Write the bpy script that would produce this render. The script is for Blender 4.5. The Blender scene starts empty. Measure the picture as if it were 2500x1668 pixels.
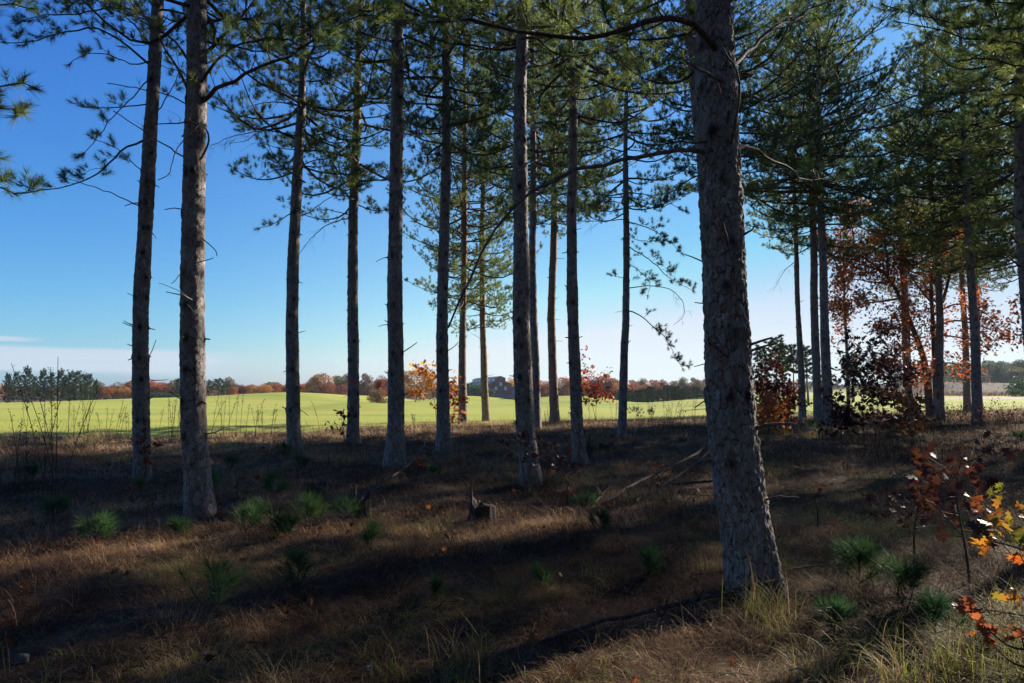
import bpy, math, random
import numpy as np
from mathutils import Vector, noise as mn
sc = bpy.context.scene
COL = sc.collection
R = math.radians
rng = np.random.default_rng(7)
random.seed(7)

# ------------------------------------------------------------------ camera, sky, sun, exposure
F = 2500 * 24 / 36.0
TILT = math.atan(106 / F)
CZ = 1.6
cam_d = bpy.data.cameras.new('camera'); cam = bpy.data.objects.new('camera', cam_d); COL.objects.link(cam)
cam_d.lens = 24; cam_d.sensor_width = 36; cam_d.clip_start = 0.05; cam_d.clip_end = 9000
cam.location = (0, 0, CZ); cam.rotation_euler = (R(90) + TILT, 0, 0)
sc.camera = cam
SUN_AZ, SUN_EL = 52.0, 26.0            # azimuth measured from +Y (view direction) towards +X
sdir = Vector((math.sin(R(SUN_AZ)) * math.cos(R(SUN_EL)), math.cos(R(SUN_AZ)) * math.cos(R(SUN_EL)), math.sin(R(SUN_EL))))
sd = bpy.data.lights.new('sun', 'SUN'); sd.energy = 4.7; sd.angle = R(0.5); sd.color = (1, .90, .76)
so = bpy.data.objects.new('sun', sd); COL.objects.link(so)
so.rotation_euler = sdir.to_track_quat('Z', 'Y').to_euler(); so.location = (30, 20, 40)
w = bpy.data.worlds.new('World'); sc.world = w; w.use_nodes = True
wn = w.node_tree; wn.nodes.clear()
wo = wn.nodes.new('ShaderNodeOutputWorld'); wb = wn.nodes.new('ShaderNodeBackground')
sky = wn.nodes.new('ShaderNodeTexSky'); sky.sky_type = 'NISHITA'; sky.sun_disc = False
sky.sun_elevation = R(SUN_EL); sky.sun_rotation = R(SUN_AZ); sky.altitude = 300
sky.air_density = 1.15; sky.dust_density = 0.35; sky.ozone_density = 2.2
wb.inputs[1].default_value = 0.05
# thin cloud bank low in the western sky (by direction, at infinity)
tc = wn.nodes.new('ShaderNodeTexCoord'); sep = wn.nodes.new('ShaderNodeSeparateXYZ')
wn.links.new(tc.outputs['Generated'], sep.inputs[0])
def wmath(op, a, b=None, c=None):
    n = wn.nodes.new('ShaderNodeMath'); n.operation = op
    for i, v in enumerate((a, b, c)):
        if v is None: continue
        if isinstance(v, (int, float)): n.inputs[i].default_value = v
        else: wn.links.new(v, n.inputs[i])
    return n.outputs[0]
def wramp(v, a, b, c=0.0, d=1.0):
    n = wn.nodes.new('ShaderNodeMapRange'); n.interpolation_type = 'SMOOTHSTEP'
    wn.links.new(v, n.inputs[0])
    for i, q in enumerate((a, b, c, d)): n.inputs[i + 1].default_value = q
    return n.outputs[0]
u_ = wmath('DIVIDE', sep.outputs[0], wmath('MAXIMUM', sep.outputs[1], .001))
e_ = wmath('DIVIDE', sep.outputs[2], wmath('MAXIMUM', sep.outputs[1], .001))
mp = wn.nodes.new('ShaderNodeCombineXYZ')
wn.links.new(wmath('MULTIPLY', u_, 3.0), mp.inputs[0]); wn.links.new(wmath('MULTIPLY', e_, 60.0), mp.inputs[1])
nz = wn.nodes.new('ShaderNodeTexNoise'); nz.inputs['Scale'].default_value = 1.0; nz.inputs['Detail'].default_value = 6
wn.links.new(mp.outputs[0], nz.inputs[0])
ew = wmath('ADD', e_, wmath('MULTIPLY', wmath('SUBTRACT', nz.outputs[0], .5), .016))
slope_e = wmath('ADD', ew, wmath('MULTIPLY', wmath('ADD', u_, .75), .022))
band = wmath('MULTIPLY', wramp(slope_e, .016, .027), wramp(slope_e, .061, .053))
band = wmath('MULTIPLY', band, wramp(u_, -.34, -.52))
band = wmath('MULTIPLY', band, wramp(nz.outputs[0], .25, .6, .8, 1.0))
wisp = wmath('MULTIPLY', wmath('MULTIPLY', wramp(slope_e, .062, .067), wramp(slope_e, .074, .069)), wramp(u_, -.67, -.74, 0, .8))
wisp2 = wmath('MULTIPLY', wmath('MULTIPLY', wramp(slope_e, .036, .040), wramp(slope_e, .049, .044)), wramp(u_, -.35, -.50, 0, .5))
cm = wmath('MINIMUM', wmath('ADD', wmath('ADD', band, wisp), wisp2), 1.0)
cm = wmath('MULTIPLY', cm, .85)
mix = wn.nodes.new('ShaderNodeMix'); mix.data_type = 'RGBA'
wn.links.new(cm, mix.inputs[0]); wn.links.new(sky.outputs[0], mix.inputs[6]); mix.inputs[7].default_value = (4.5, 5.1, 5.9, 1)
# deeper blue overhead, paler at the horizon: a clean, dry autumn sky
sk = wn.nodes.new('ShaderNodeSeparateColor'); wn.links.new(sky.outputs[0], sk.inputs[0]); ck = wn.nodes.new('ShaderNodeCombineColor')
SK = .05 * 2 ** 1.515
chn = []
for i, (pw, ga) in enumerate(((1.36, .92), (1.10, .97), (.52, 1.0))):
    chn.append(wmath('MULTIPLY', wmath('POWER', wmath('MINIMUM', wmath('MULTIPLY', sk.outputs[i], SK), .93), pw), ga / SK))
hd = wmath('ADD', wmath('MULTIPLY', sep.outputs[0], math.sin(R(60))), wmath('MULTIPLY', sep.outputs[1], math.cos(R(60))))
chn = [wmath('MULTIPLY', c_, wramp(hd, -.15, .66, lo, 1.0)) for c_, lo in zip(chn, (.53, .80, .97))]   # bluer away from the sun
near = wmath('MULTIPLY', wramp(hd, .25, .85), wramp(sep.outputs[2], .0, .22))
chn = [wmath('MULTIPLY', c_, wmath('SUBTRACT', 1.0, wmath('MULTIPLY', near, dp))) for c_, dp in zip(chn, (.50, .28, .03))]
gch = chn[1]; wn.links.new(wmath('MINIMUM', chn[0], wmath('MULTIPLY', gch, .89)), ck.inputs[0]); wn.links.new(gch, ck.inputs[1])
wn.links.new(wmath('MAXIMUM', chn[2], wmath('MULTIPLY', gch, 1.05)), ck.inputs[2])
wn.links.new(ck.outputs[0], mix.inputs[6]); wn.links.new(mix.outputs[2], wb.inputs[0]); wn.links.new(wb.outputs[0], wo.inputs[0])
sc.view_settings.view_transform = 'Standard'; sc.view_settings.look = 'None'
sc.view_settings.exposure = 1.515; sc.view_settings.gamma = 1
sc.cycles.max_bounces = 6; sc.cycles.diffuse_bounces = 3; sc.cycles.glossy_bounces = 2
sc.cycles.transmission_bounces = 4; sc.cycles.transparent_max_bounces = 6

# ------------------------------------------------------------------ measuring helper
ct, st = math.cos(TILT), math.sin(TILT)
def at(px, py, Y):
    a = (px - 1250) / F; b = (834 - py) / F
    d = Vector((a, ct - st * b, st + ct * b)); d *= Y / d.y
    return np.array((d.x, d.y, d.z + CZ))
def path(pts): return np.array([at(*p) for p in pts])

# ------------------------------------------------------------------ mesh helpers
def mk(name, verts, faces, mats, midx=None, parent=None, smooth=True, loc=None, attr=None):
    """faces: list of (n,k) int arrays; midx: list of ints/arrays matching faces"""
    verts = np.asarray(verts, np.float32)
    if loc is not None: verts = verts - np.asarray(loc, np.float32)
    me = bpy.data.meshes.new(name)
    faces = [np.asarray(f, np.int32) for f in faces]
    keep = [i for i, f in enumerate(faces) if len(f)]
    nl = sum(faces[i].size for i in keep); npoly = sum(len(faces[i]) for i in keep)
    me.vertices.add(len(verts)); me.vertices.foreach_set('co', verts.ravel())
    me.loops.add(nl); me.loops.foreach_set('vertex_index', np.concatenate([faces[i].ravel() for i in keep]))
    me.polygons.add(npoly)
    tot = np.concatenate([np.full(len(faces[i]), faces[i].shape[1], np.int32) for i in keep])
    st_ = np.concatenate([[0], np.cumsum(tot)[:-1]]).astype(np.int32)
    me.polygons.foreach_set('loop_start', st_); me.polygons.foreach_set('loop_total', tot)
    if midx is not None:
        mi = np.concatenate([np.broadcast_to(np.asarray(midx[i], np.int32), (len(faces[i]),)) for i in keep])
        me.polygons.foreach_set('material_index', mi.astype(np.int32))
    me.polygons.foreach_set('use_smooth', np.full(npoly, smooth))
    for m in mats: me.materials.append(m)
    me.update(calc_edges=True)
    if attr:
        for k, v in attr.items():
            a = me.color_attributes.new(k, 'FLOAT_COLOR', 'POINT'); a.data.foreach_set('color', np.asarray(v, np.float32).ravel())
    o = bpy.data.objects.new(name, me); COL.objects.link(o)
    if parent is not None: o.parent = parent
    return o
def thing(name, label, cat, loc=(0, 0, 0), group=None):
    o = bpy.data.objects.new(name, None); COL.objects.link(o); o.location = loc; o.empty_display_size = .3
    o['label'] = label; o['category'] = cat
    if group: o['group'] = group
    return o
def tag(o, label, cat, group=None):
    o['label'] = label; o['category'] = cat
    if group: o['group'] = group
    return o
def structure(o, label=None):
    o['kind'] = 'structure'
    if label: o['label'] = label
    return o
def nrm(a): return a / np.maximum(np.linalg.norm(a, axis=-1, keepdims=True), 1e-9)
def tubes(P, Rr, sides=5, off=0):
    """P (B,N,3), Rr (B,N) -> verts, quads"""
    P = np.asarray(P, float); B, N, _ = P.shape
    T = np.empty_like(P); T[:, 1:-1] = P[:, 2:] - P[:, :-2]; T[:, 0] = P[:, 1] - P[:, 0]; T[:, -1] = P[:, -1] - P[:, -2]; T = nrm(T)
    D = nrm(P[:, -1] - P[:, 0])
    ref = np.where(np.abs(D[:, 2:3]) > .75, np.array([[1., 0, 0]]), np.array([[0, 0, 1.]]))
    A = nrm(np.cross(T, ref[:, None, :])); Bn = np.cross(T, A)
    th = np.arange(sides) / sides * 2 * np.pi
    V = P[:, :, None, :] + Rr[:, :, None, None] * (A[:, :, None, :] * np.cos(th)[None, None, :, None] + Bn[:, :, None, :] * np.sin(th)[None, None, :, None])
    idx = np.arange(B * N * sides).reshape(B, N, sides) + off
    a = idx[:, :-1, :]; b = np.roll(idx, -1, axis=2)[:, :-1, :]; c = np.roll(idx, -1, axis=2)[:, 1:, :]; d = idx[:, 1:, :]
    return V.reshape(-1, 3), np.stack([a, b, c, d], -1).reshape(-1, 4)
class MB:
    def __init__(s): s.v = []; s.f = []; s.m = []; s.n = 0
    def add(s, v, f, m=0):
        v = np.asarray(v).reshape(-1, 3); s.v.append(v); s.f.append(np.asarray(f) + s.n); s.m.append(m); s.n += len(v)
    def tube(s, P, r, sides=5, m=0):
        P = np.asarray(P, float); r = np.asarray(r, float)
        if P.ndim == 2: P = P[None]; r = r[None]
        if len(P) == 0: return
        v, f = tubes(P, r, sides); s.add(v, f, m)
    def box(s, c, d, m=0, M=None):
        c = np.array(c, float); h = np.array(d, float) / 2
        v = np.array([[x, y, z] for x in (-1, 1) for y in (-1, 1) for z in (-1, 1)]) * h + c
        if M is not None: v = v @ M.T
        s.add(v, [[0, 1, 3, 2], [4, 6, 7, 5], [0, 4, 5, 1], [2, 3, 7, 6], [0, 2, 6, 4], [1, 5, 7, 3]], m)
    def build(s, name, mats, parent=None, loc=None, smooth=True):
        return mk(name, np.concatenate(s.v), s.f, mats, s.m, parent, smooth, loc)

# ------------------------------------------------------------------ materials
def newmat(name):
    m = bpy.data.materials.new(name); m.use_nodes = True
    nt = m.node_tree; nt.nodes.clear(); return m, nt
def nd(nt, t, **k):
    n = nt.nodes.new(t)
    for a, v in k.items(): setattr(n, a, v)
    return n
def ramp(nt, fac, stops):
    r = nd(nt, 'ShaderNodeValToRGB'); cr = r.color_ramp
    while len(cr.elements) < len(stops): cr.elements.new(.5)
    for e, (p, c) in zip(cr.elements, stops): e.position = p; e.color = (*c, 1)
    nt.links.new(fac, r.inputs[0]); return r.outputs[0]
def noise_tex(nt, scale, detail=4, vec=None, rough=.55, dist=0):
    n = nd(nt, 'ShaderNodeTexNoise'); n.inputs['Scale'].default_value = scale; n.inputs['Detail'].default_value = detail
    n.inputs['Roughness'].default_value = rough; n.inputs['Distortion'].default_value = dist
    if vec is not None: nt.links.new(vec, n.inputs[0])
    return n.outputs[0]
def objvec(nt, scale=(1, 1, 1), loc=None):
    tcn = nd(nt, 'ShaderNodeTexCoord'); mpn = nd(nt, 'ShaderNodeMapping'); nt.links.new(tcn.outputs['Object'], mpn.inputs[0])
    mpn.inputs['Scale'].default_value = scale; return mpn.outputs[0]
def mixc(nt, fac, a, b, mode='MIX'):
    n = nd(nt, 'ShaderNodeMix', data_type='RGBA', blend_type=mode)
    for i, v in ((0, fac), (6, a), (7, b)):
        if isinstance(v, (int, float)): n.inputs[i].default_value = v
        elif isinstance(v, tuple): n.inputs[i].default_value = (*v, 1)
        else: nt.links.new(v, n.inputs[i])
    return n.outputs[2]
def principled(nt, col, rough=.8, spec=.3, bump=None, bs=.5, bd=.01):
    p = nd(nt, 'ShaderNodeBsdfPrincipled'); p.inputs['Roughness'].default_value = rough
    p.inputs['Specular IOR Level'].default_value = spec
    if isinstance(col, tuple): p.inputs['Base Color'].default_value = (*col, 1)
    else: nt.links.new(col, p.inputs['Base Color'])
    if bump is not None:
        b = nd(nt, 'ShaderNodeBump'); b.inputs['Strength'].default_value = bs; b.inputs['Distance'].default_value = bd
        nt.links.new(bump, b.inputs['Height']); nt.links.new(b.outputs[0], p.inputs['Normal'])
    return p.outputs[0]
def out(nt, s):
    o = nd(nt, 'ShaderNodeOutputMaterial'); nt.links.new(s, o.inputs[0])
def leafmat(name, stops, scale=1.2, trans=.35, rough=.5, spec=.35, tgain=1.4, rnd=True):
    """foliage: colour varies clump by clump; thin so it lets light through"""
    m, nt = newmat(name)
    n = noise_tex(nt, scale, 3, objvec(nt), .7)
    n2 = noise_tex(nt, scale * 9, 1, objvec(nt))
    mm = nd(nt, 'ShaderNodeMath', operation='MULTIPLY_ADD'); nt.links.new(n2, mm.inputs[0]); mm.inputs[1].default_value = .45
    mb = nd(nt, 'ShaderNodeMath', operation='SUBTRACT'); nt.links.new(n, mb.inputs[0]); mb.inputs[1].default_value = .22
    nt.links.new(mb.outputs[0], mm.inputs[2])
    fac = mm.outputs[0]
    if rnd:
        oi = nd(nt, 'ShaderNodeObjectInfo'); a = nd(nt, 'ShaderNodeMath', operation='MULTIPLY_ADD')
        nt.links.new(oi.outputs['Random'], a.inputs[0]); a.inputs[1].default_value = .24; 
        s2 = nd(nt, 'ShaderNodeMath', operation='SUBTRACT'); nt.links.new(fac, s2.inputs[0]); s2.inputs[1].default_value = .12
        nt.links.new(s2.outputs[0], a.inputs[2]); fac = a.outputs[0]
    c = ramp(nt, fac, stops)
    p = principled(nt, c, rough, spec)
    t = nd(nt, 'ShaderNodeBsdfTranslucent')
    g = mixc(nt, 1.0, c, (tgain, tgain, tgain), 'MULTIPLY'); nt.links.new(g, t.inputs[0])
    ms = nd(nt, 'ShaderNodeMixShader'); ms.inputs[0].default_value = trans
    nt.links.new(p, ms.inputs[1]); nt.links.new(t.outputs[0], ms.inputs[2]); out(nt, ms.outputs[0]); return m
def simple(name, stops, scale=4, rough=.85, spec=.2, bs=.4, bd=.01, vec=(1, 1, 1), detail=5):
    m, nt = newmat(name); v = objvec(nt, vec); n = noise_tex(nt, scale, detail, v)
    out(nt, principled(nt, ramp(nt, n, stops), rough, spec, n, bs, bd)); return m

def barkmat(name, plate=(.285, .27, .262), plate2=(.165, .132, .118), crack=(.035, .027, .024), lich=(.42, .425, .43), sc_=25.0, red_z=8.0):
    m, nt = newmat(name)
    tcn = nd(nt, 'ShaderNodeTexCoord'); ns = noise_tex(nt, 7, 3, tcn.outputs['Object'])
    nv = nd(nt, 'ShaderNodeTexNoise'); nv.inputs['Scale'].default_value = 9; nv.inputs['Detail'].default_value = 3
    nt.links.new(tcn.outputs['Object'], nv.inputs[0])
    vm = nd(nt, 'ShaderNodeVectorMath', operation='MULTIPLY_ADD'); nt.links.new(nv.outputs['Color'], vm.inputs[0])
    vm.inputs[1].default_value = (.075, .075, .12); nt.links.new(tcn.outputs['Object'], vm.inputs[2])
    mpn = nd(nt, 'ShaderNodeMapping'); mpn.inputs['Scale'].default_value = (1, 1, .42); nt.links.new(vm.outputs[0], mpn.inputs[0])
    vo = nd(nt, 'ShaderNodeTexVoronoi', feature='DISTANCE_TO_EDGE'); vo.inputs['Scale'].default_value = sc_; nt.links.new(mpn.outputs[0], vo.inputs[0])
    vc = nd(nt, 'ShaderNodeTexVoronoi', feature='F1'); vc.inputs['Scale'].default_value = sc_; nt.links.new(mpn.outputs[0], vc.inputs[0])
    fur = nd(nt, 'ShaderNodeMath', operation='MULTIPLY_ADD'); nt.links.new(noise_tex(nt, 16, 3, tcn.outputs['Object'], .6), fur.inputs[0]); fur.inputs[1].default_value = .34; fur.inputs[2].default_value = -.135
    fa = nd(nt, 'ShaderNodeMath', operation='ADD'); nt.links.new(vo.outputs['Distance'], fa.inputs[0]); nt.links.new(fur.outputs[0], fa.inputs[1])
    edge = nd(nt, 'ShaderNodeMapRange'); nt.links.new(fa.outputs[0], edge.inputs[0]); edge.inputs[1].default_value = 0; edge.inputs[2].default_value = .10
    fine = noise_tex(nt, 55, 5, mpn.outputs[0], .7)
    sx = nd(nt, 'ShaderNodeSeparateXYZ'); nt.links.new(vc.outputs['Color'], sx.inputs[0])
    col = mixc(nt, sx.outputs[0], plate, plate2)
    big = noise_tex(nt, 1.7, 3, tcn.outputs['Object'])
    bm = nd(nt, 'ShaderNodeMapRange'); nt.links.new(big, bm.inputs[0]); bm.inputs[1].default_value = .45; bm.inputs[2].default_value = .72
    col = mixc(nt, bm.outputs[0], col, plate2)
    lm = nd(nt, 'ShaderNodeMapRange'); nt.links.new(noise_tex(nt, 5.5, 5, tcn.outputs['Object'], .75), lm.inputs[0]); lm.inputs[1].default_value = .56; lm.inputs[2].default_value = .72; lm.inputs[4].default_value = .7
    col = mixc(nt, lm.outputs[0], col, lich)
    sz = nd(nt, 'ShaderNodeSeparateXYZ'); nt.links.new(tcn.outputs['Object'], sz.inputs[0])
    rz = nd(nt, 'ShaderNodeMapRange'); nt.links.new(sz.outputs[2], rz.inputs[0]); rz.inputs[1].default_value = red_z; rz.inputs[2].default_value = red_z + 7; rz.inputs[4].default_value = .55
    col = mixc(nt, rz.outputs[0], col, (.26, .12, .062))
    fm = nd(nt, 'ShaderNodeMapRange'); nt.links.new(fine, fm.inputs[0]); fm.inputs[1].default_value = .3; fm.inputs[2].default_value = .7; fm.inputs[3].default_value = .7; fm.inputs[4].default_value = 1.25
    fv = nd(nt, 'ShaderNodeCombineXYZ'); [nt.links.new(fm.outputs[0], fv.inputs[i]) for i in range(3)]
    col = mixc(nt, 1.0, col, fv.outputs[0], 'MULTIPLY')
    col = mixc(nt, edge.outputs[0], crack, col)
    ka = nd(nt, 'ShaderNodeAttribute', attribute_name='knot'); kc = nd(nt, 'ShaderNodeSeparateColor'); nt.links.new(ka.outputs['Color'], kc.inputs[0])
    col = mixc(nt, kc.outputs[0], col, (.020, .015, .013))
    h = nd(nt, 'ShaderNodeMath', operation='MULTIPLY_ADD'); nt.links.new(edge.outputs[0], h.inputs[0]); h.inputs[1].default_value = .8
    hf = nd(nt, 'ShaderNodeMath', operation='MULTIPLY'); nt.links.new(fine, hf.inputs[0]); hf.inputs[1].default_value = .5
    nt.links.new(hf.outputs[0], h.inputs[2])
    h2 = nd(nt, 'ShaderNodeMath', operation='MULTIPLY_ADD'); nt.links.new(sx.outputs[1], h2.inputs[0]); h2.inputs[1].default_value = .5; nt.links.new(h.outputs[0], h2.inputs[2])
    out(nt, principled(nt, col, .85, .2, h2.outputs[0], .9, .012)); return m

M = {}
M['bark'] = barkmat('pine_bark')
M['bark_warm'] = barkmat('pine_bark_warm', (.28, .22, .18), (.22, .14, .10), red_z=2.5)
M['limb'] = simple('limb_bark', [(.35, (.035, .026, .022)), (.6, (.085, .058, .044)), (.75, (.16, .12, .095))], 26, bs=.6)
M['fallen'] = simple('weathered_fallen_wood', [(.35, (.03, .024, .02)), (.6, (.075, .06, .05)), (.78, (.17, .145, .125))], 22, vec=(1, 1, .3))
M['deadwood'] = simple('dead_wood', [(.35, (.06, .047, .04)), (.6, (.14, .11, .095)), (.75, (.22, .19, .17))], 22, vec=(1, 1, .3))
M['needle'] = leafmat('pine_needles', [(.25, (.020, .042, .018)), (.42, (.045, .080, .024)), (.56, (.10, .13, .030)), (.72, (.16, .185, .050)), (.88, (.24, .235, .075))], .7, .42, .5, .3, 1.8)
M['needle_far'] = leafmat('far_pine_needles', [(.25, (.014, .030, .016)), (.5, (.026, .052, .022)), (.75, (.06, .088, .030))], .5, .2, .6, .2)
M['needle_brown'] = leafmat('rusty_needles', [(.3, (.20, .07, .02)), (.7, (.35, .15, .04))], 1, .3)
M['seedling'] = leafmat('seedling_needles', [(.3, (.022, .06, .024)), (.6, (.05, .105, .03)), (.8, (.10, .17, .035))], 2, .35, .5, .2, 1.5)
M['leaf_orange'] = leafmat('orange_oak_leaves', [(.25, (.09, .026, .015)), (.42, (.20, .056, .022)), (.58, (.32, .10, .032)), (.8, (.46, .19, .045))], 1.1, .45, .5, .2, 1.7)
M['leaf_red'] = leafmat('red_oak_leaves', [(.25, (.05, .010, .009)), (.5, (.15, .026, .012)), (.75, (.42, .095, .02))], 1.8, .52, .5, .2, 2.1)
M['leaf_purple'] = leafmat('dark_purple_oak_leaves', [(.25, (.020, .012, .012)), (.5, (.055, .020, .017)), (.66, (.10, .035, .018)), (.85, (.10, .07, .02))], 2.2, .25, .5, .22, 1.3)
M['leaf_yellow'] = leafmat('yellow_oak_leaves', [(.25, (.40, .12, .012)), (.45, (.62, .26, .02)), (.62, (.70, .40, .03)), (.8, (.35, .38, .05))], 2.6, .45, .4, .45, 1.6)
M['leaf_mixed'] = leafmat('green_to_orange_oak_leaves', [(.28, (.24, .04, .012)), (.40, (.34, .11, .015)), (.52, (.22, .17, .02)), (.66, (.07, .11, .018))], 5, .4, .4, .35, 1.5)
M['leaf_brown'] = leafmat('dry_brown_leaves', [(.3, (.05, .025, .014)), (.55, (.12, .055, .025)), (.8, (.24, .12, .05))], 3, .3, .65, .1, 1.2)
for nme, a, b, c in (('rust', (.13, .040, .018), (.27, .085, .028), (.40, .16, .045)), ('amber', (.20, .09, .022), (.38, .18, .035), (.50, .28, .06)),
                     ('olive', (.055, .06, .022), (.13, .12, .035), (.24, .17, .05)), ('brick', (.12, .028, .018), (.23, .055, .028), (.34, .11, .04)),
                     ('dull', (.075, .05, .03), (.15, .095, .05), (.24, .15, .075)), ('green', (.016, .040, .018), (.036, .078, .028), (.08, .12, .04))):
    M['far_' + nme] = leafmat('far_crown_' + nme, [(.25, a), (.5, b), (.78, c)], .55, .3, .6, .2, 1.4)
M['far_trunk'] = simple('far_trunk', [(.3, (.10, .08, .065)), (.7, (.24, .20, .17))], 6)
M['g_tan'] = leafmat('dry_grass', [(.28, (.08, .042, .023)), (.45, (.22, .13, .068)), (.6, (.38, .245, .135)), (.78, (.50, .36, .20))], .9, .3, .7, .1, 1.3, False)
M['g_brown'] = leafmat('dead_grass', [(.28, (.034, .020, .013)), (.5, (.095, .054, .031)), (.75, (.22, .13, .072))], 1.2, .25, .7, .1, 1.2, False)
M['g_sunlit_straw'] = leafmat('sunlit_straw_grass', [(.28, (.26, .15, .075)), (.45, (.42, .27, .14)), (.6, (.55, .38, .21)), (.78, (.60, .46, .27))], .9, .3, .7, .1, 1.3, False)  # pale dry straw, lightened in colour to stand for sunlight at the edge
M['g_green'] = leafmat('green_grass', [(.3, (.07, .085, .018)), (.55, (.16, .18, .035)), (.8, (.34, .30, .07))], .8, .35, .55, .2, 1.5, False)
M['g_dark'] = leafmat('pine_straw', [(.3, (.035, .016, .010)), (.55, (.095, .042, .022)), (.8, (.20, .095, .05))], 2.5, .1, .5, .35, 1, False)
M['weed'] = simple('weed_stem', [(.35, (.03, .022, .016)), (.6, (.085, .06, .04)), (.8, (.20, .15, .10))], 9)
M['stump'] = simple('rotting_stump', [(.3, (.012, .010, .009)), (.55, (.045, .036, .030)), (.75, (.11, .095, .08))], 14, vec=(1, 1, .3), bs=.9, bd=.03)
M['paint'] = simple('orange_paint', [(.35, (.42, .055, .03)), (.6, (.62, .11, .06))], 30, .7)
M['brick'] = simple('brick_wall', [(.3, (.20, .062, .042)), (.7, (.29, .10, .068))], 6, bs=.1)
M['roof'] = simple('metal_roof', [(.3, (.020, .026, .038)), (.7, (.035, .043, .06))], .6, .45, .5, .05)
M['frame'] = simple('pale_frame', [(.3, (.55, .60, .58)), (.7, (.68, .72, .70))], 3, .6)
M['stone'] = simple('grey_stone_base', [(.3, (.10, .105, .13)), (.7, (.17, .175, .20))], 2)
M['slab'] = simple('pale_slab', [(.3, (.035, .037, .04)), (.7, (.13, .135, .14))], 5)
mg, ng = newmat('window_glass'); out(ng, principled(ng, (.18, .26, .27), .12, .8)); M['glass'] = mg

# ------------------------------------------------------------------ terrain
EU = (np.array([-600, 0, 300, 560, 700, 900, 1120, 1300, 1500, 1750, 1950, 2200, 2500, 3200]) - 1250) / F
EY = np.array([19.5, 20.6, 21.3, 22.0, 23.2, 25.4, 28.5, 31, 35, 35, 36, 40, 47, 60])
def edgeY(x, y):
    return np.interp(x / np.maximum(y, 4.0), EU, EY)
def G(x, y, px, Y, h, sx, sy): # mound
    x0 = (px - 1250) / F * Y; return h * np.exp(-((x - x0) / sx) ** 2 - ((y - Y) / sy) ** 2)
def sm(a, lo, hi):
    t = np.clip((a - lo) / (hi - lo), 0, 1); return t * t * (3 - 2 * t)
def height(x, y):
    x = np.asarray(x, float); y = np.asarray(y, float)
    u = x / np.maximum(y, 5)
    k = .0205 - .0165 * sm(u, .16, .40)
    z = -k * np.maximum(y - 27, 0) * (1 - 0 * y)
    far = np.maximum(y - 280, 0); z = z + k * far + .0 * far
    z = z + G(x, y, 690, 128, 2.0, 14, 13) + G(x, y, 880, 58, .75, 6.5, 5) + G(x, y, 1130, 120, 1.55, 9.5, 14)
    z = z + G(x, y, 400, 120, .75, 12, 20) + G(x, y, 160, 110, .45, 18, 24) + G(x, y, 900, 150, 1.7, 12, 20)
    z = z + G(x, y, 1400, 112, 1.55, 10, 14) + G(x, y, 1680, 92, .55, 6.5, 12) + G(x, y, 1560, 118, -.6, 5, 12) + G(x, y, 1480, 190, 1.9, 14, 25)
    # dunes and the wooded ridge on the right
    z = z + G(x, y, 2290, 165, 2.5, 10, 12) + G(x, y, 2440, 170, 2.6, 13, 12) + G(x, y, 2150, 185, 1.6, 14, 12) + G(x, y, 2400, 95, .35, 6, 5) + G(x, y, 1950, 130, .3, 14, 10)
    z = z + 6.0 * sm(u, .48, .66) * sm(y, 245, 330)
    # woodland floor: soft hummocks
    wf = 1 - sm(y, 20, 40)
    z = z + wf * (.05 * np.sin(x * .9 + 1.3 * np.sin(y * .5)) * np.sin(y * .8 + .6) + .03 * np.sin(x * 2.3 + y * 1.7) + .02 * np.sin(x * 4.1 - y * 3.3))
    z = z + .10 * np.exp(-((x - 3.4) / 2.2) ** 2 - ((y - 3.2) / 1.2) ** 2)
    return z
def gz(x, y): return float(height(x, y))
tt = np.linspace(-7.2, 7.2, 401); XS = 2.2 * np.sinh(tt)
t2 = np.linspace(-4.2, 7.4, 420); YS = 6 + 2.6 * np.sinh(t2 * 1.0) ; YS = np.unique(YS)
GX, GY = np.meshgrid(XS, YS); GZ = height(GX, GY)
ny, nx = GX.shape; gid = np.arange(ny * nx).reshape(ny, nx)
gf = np.stack([gid[:-1, :-1], gid[:-1, 1:], gid[1:, 1:], gid[1:, :-1]], -1).reshape(-1, 4)
EG = edgeY(GX, GY); EG = np.where(GY < 5, 99, EG)
field = sm(GY - EG, -.5, 1.2) * (GY > 5)
def zone(px, Y, sx, sy):
    x0 = (px - 1250) / F * Y; return np.exp(-(((GX - x0) / sx) ** 2 + ((GY - Y) / sy) ** 2) ** 2)
U = GX / np.maximum(GY, 5)
heath = np.clip(sm(GY, 118, 128) * sm(U, .50, .56) + zone(1110, 175, 40, 25) * 0 + sm(GY, 205, 225) , 0, 1)
sand = np.clip(zone(2415, 90, 8, 3) + zone(2250, 108, 10, 3.5) + zone(1965, 128, 16, 4) + zone(2110, 120, 12, 3) + zone(2480, 150, 5, 6) * 0 + zone(20, 176, 8, 6) + zone(2255, 66, 2.4, 2.2), 0, 1)
zc = np.stack([field, heath, sand, np.ones_like(field)], -1).reshape(-1, 4)
m, nt = newmat('ground')
at_ = nd(nt, 'ShaderNodeAttribute', attribute_name='zone'); sp = nd(nt, 'ShaderNodeSeparateColor'); nt.links.new(at_.outputs['Color'], sp.inputs[0])
ov = objvec(nt)
litter = ramp(nt, noise_tex(nt, 2.2, 9, ov, .75), [(.3, (.012, .007, .005)), (.5, (.04, .021, .012)), (.7, (.12, .065, .036))])
stripe = noise_tex(nt, .22, 8, objvec(nt, (.30, 1.5, 1)), .72)
patch = noise_tex(nt, .09, 4, objvec(nt, (.6, 1.5, 1)), .6)
turf = ramp(nt, stripe, [(.26, (.14, .20, .034)), (.42, (.245, .285, .048)), (.56, (.32, .325, .056)), (.74, (.45, .38, .095))])
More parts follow.
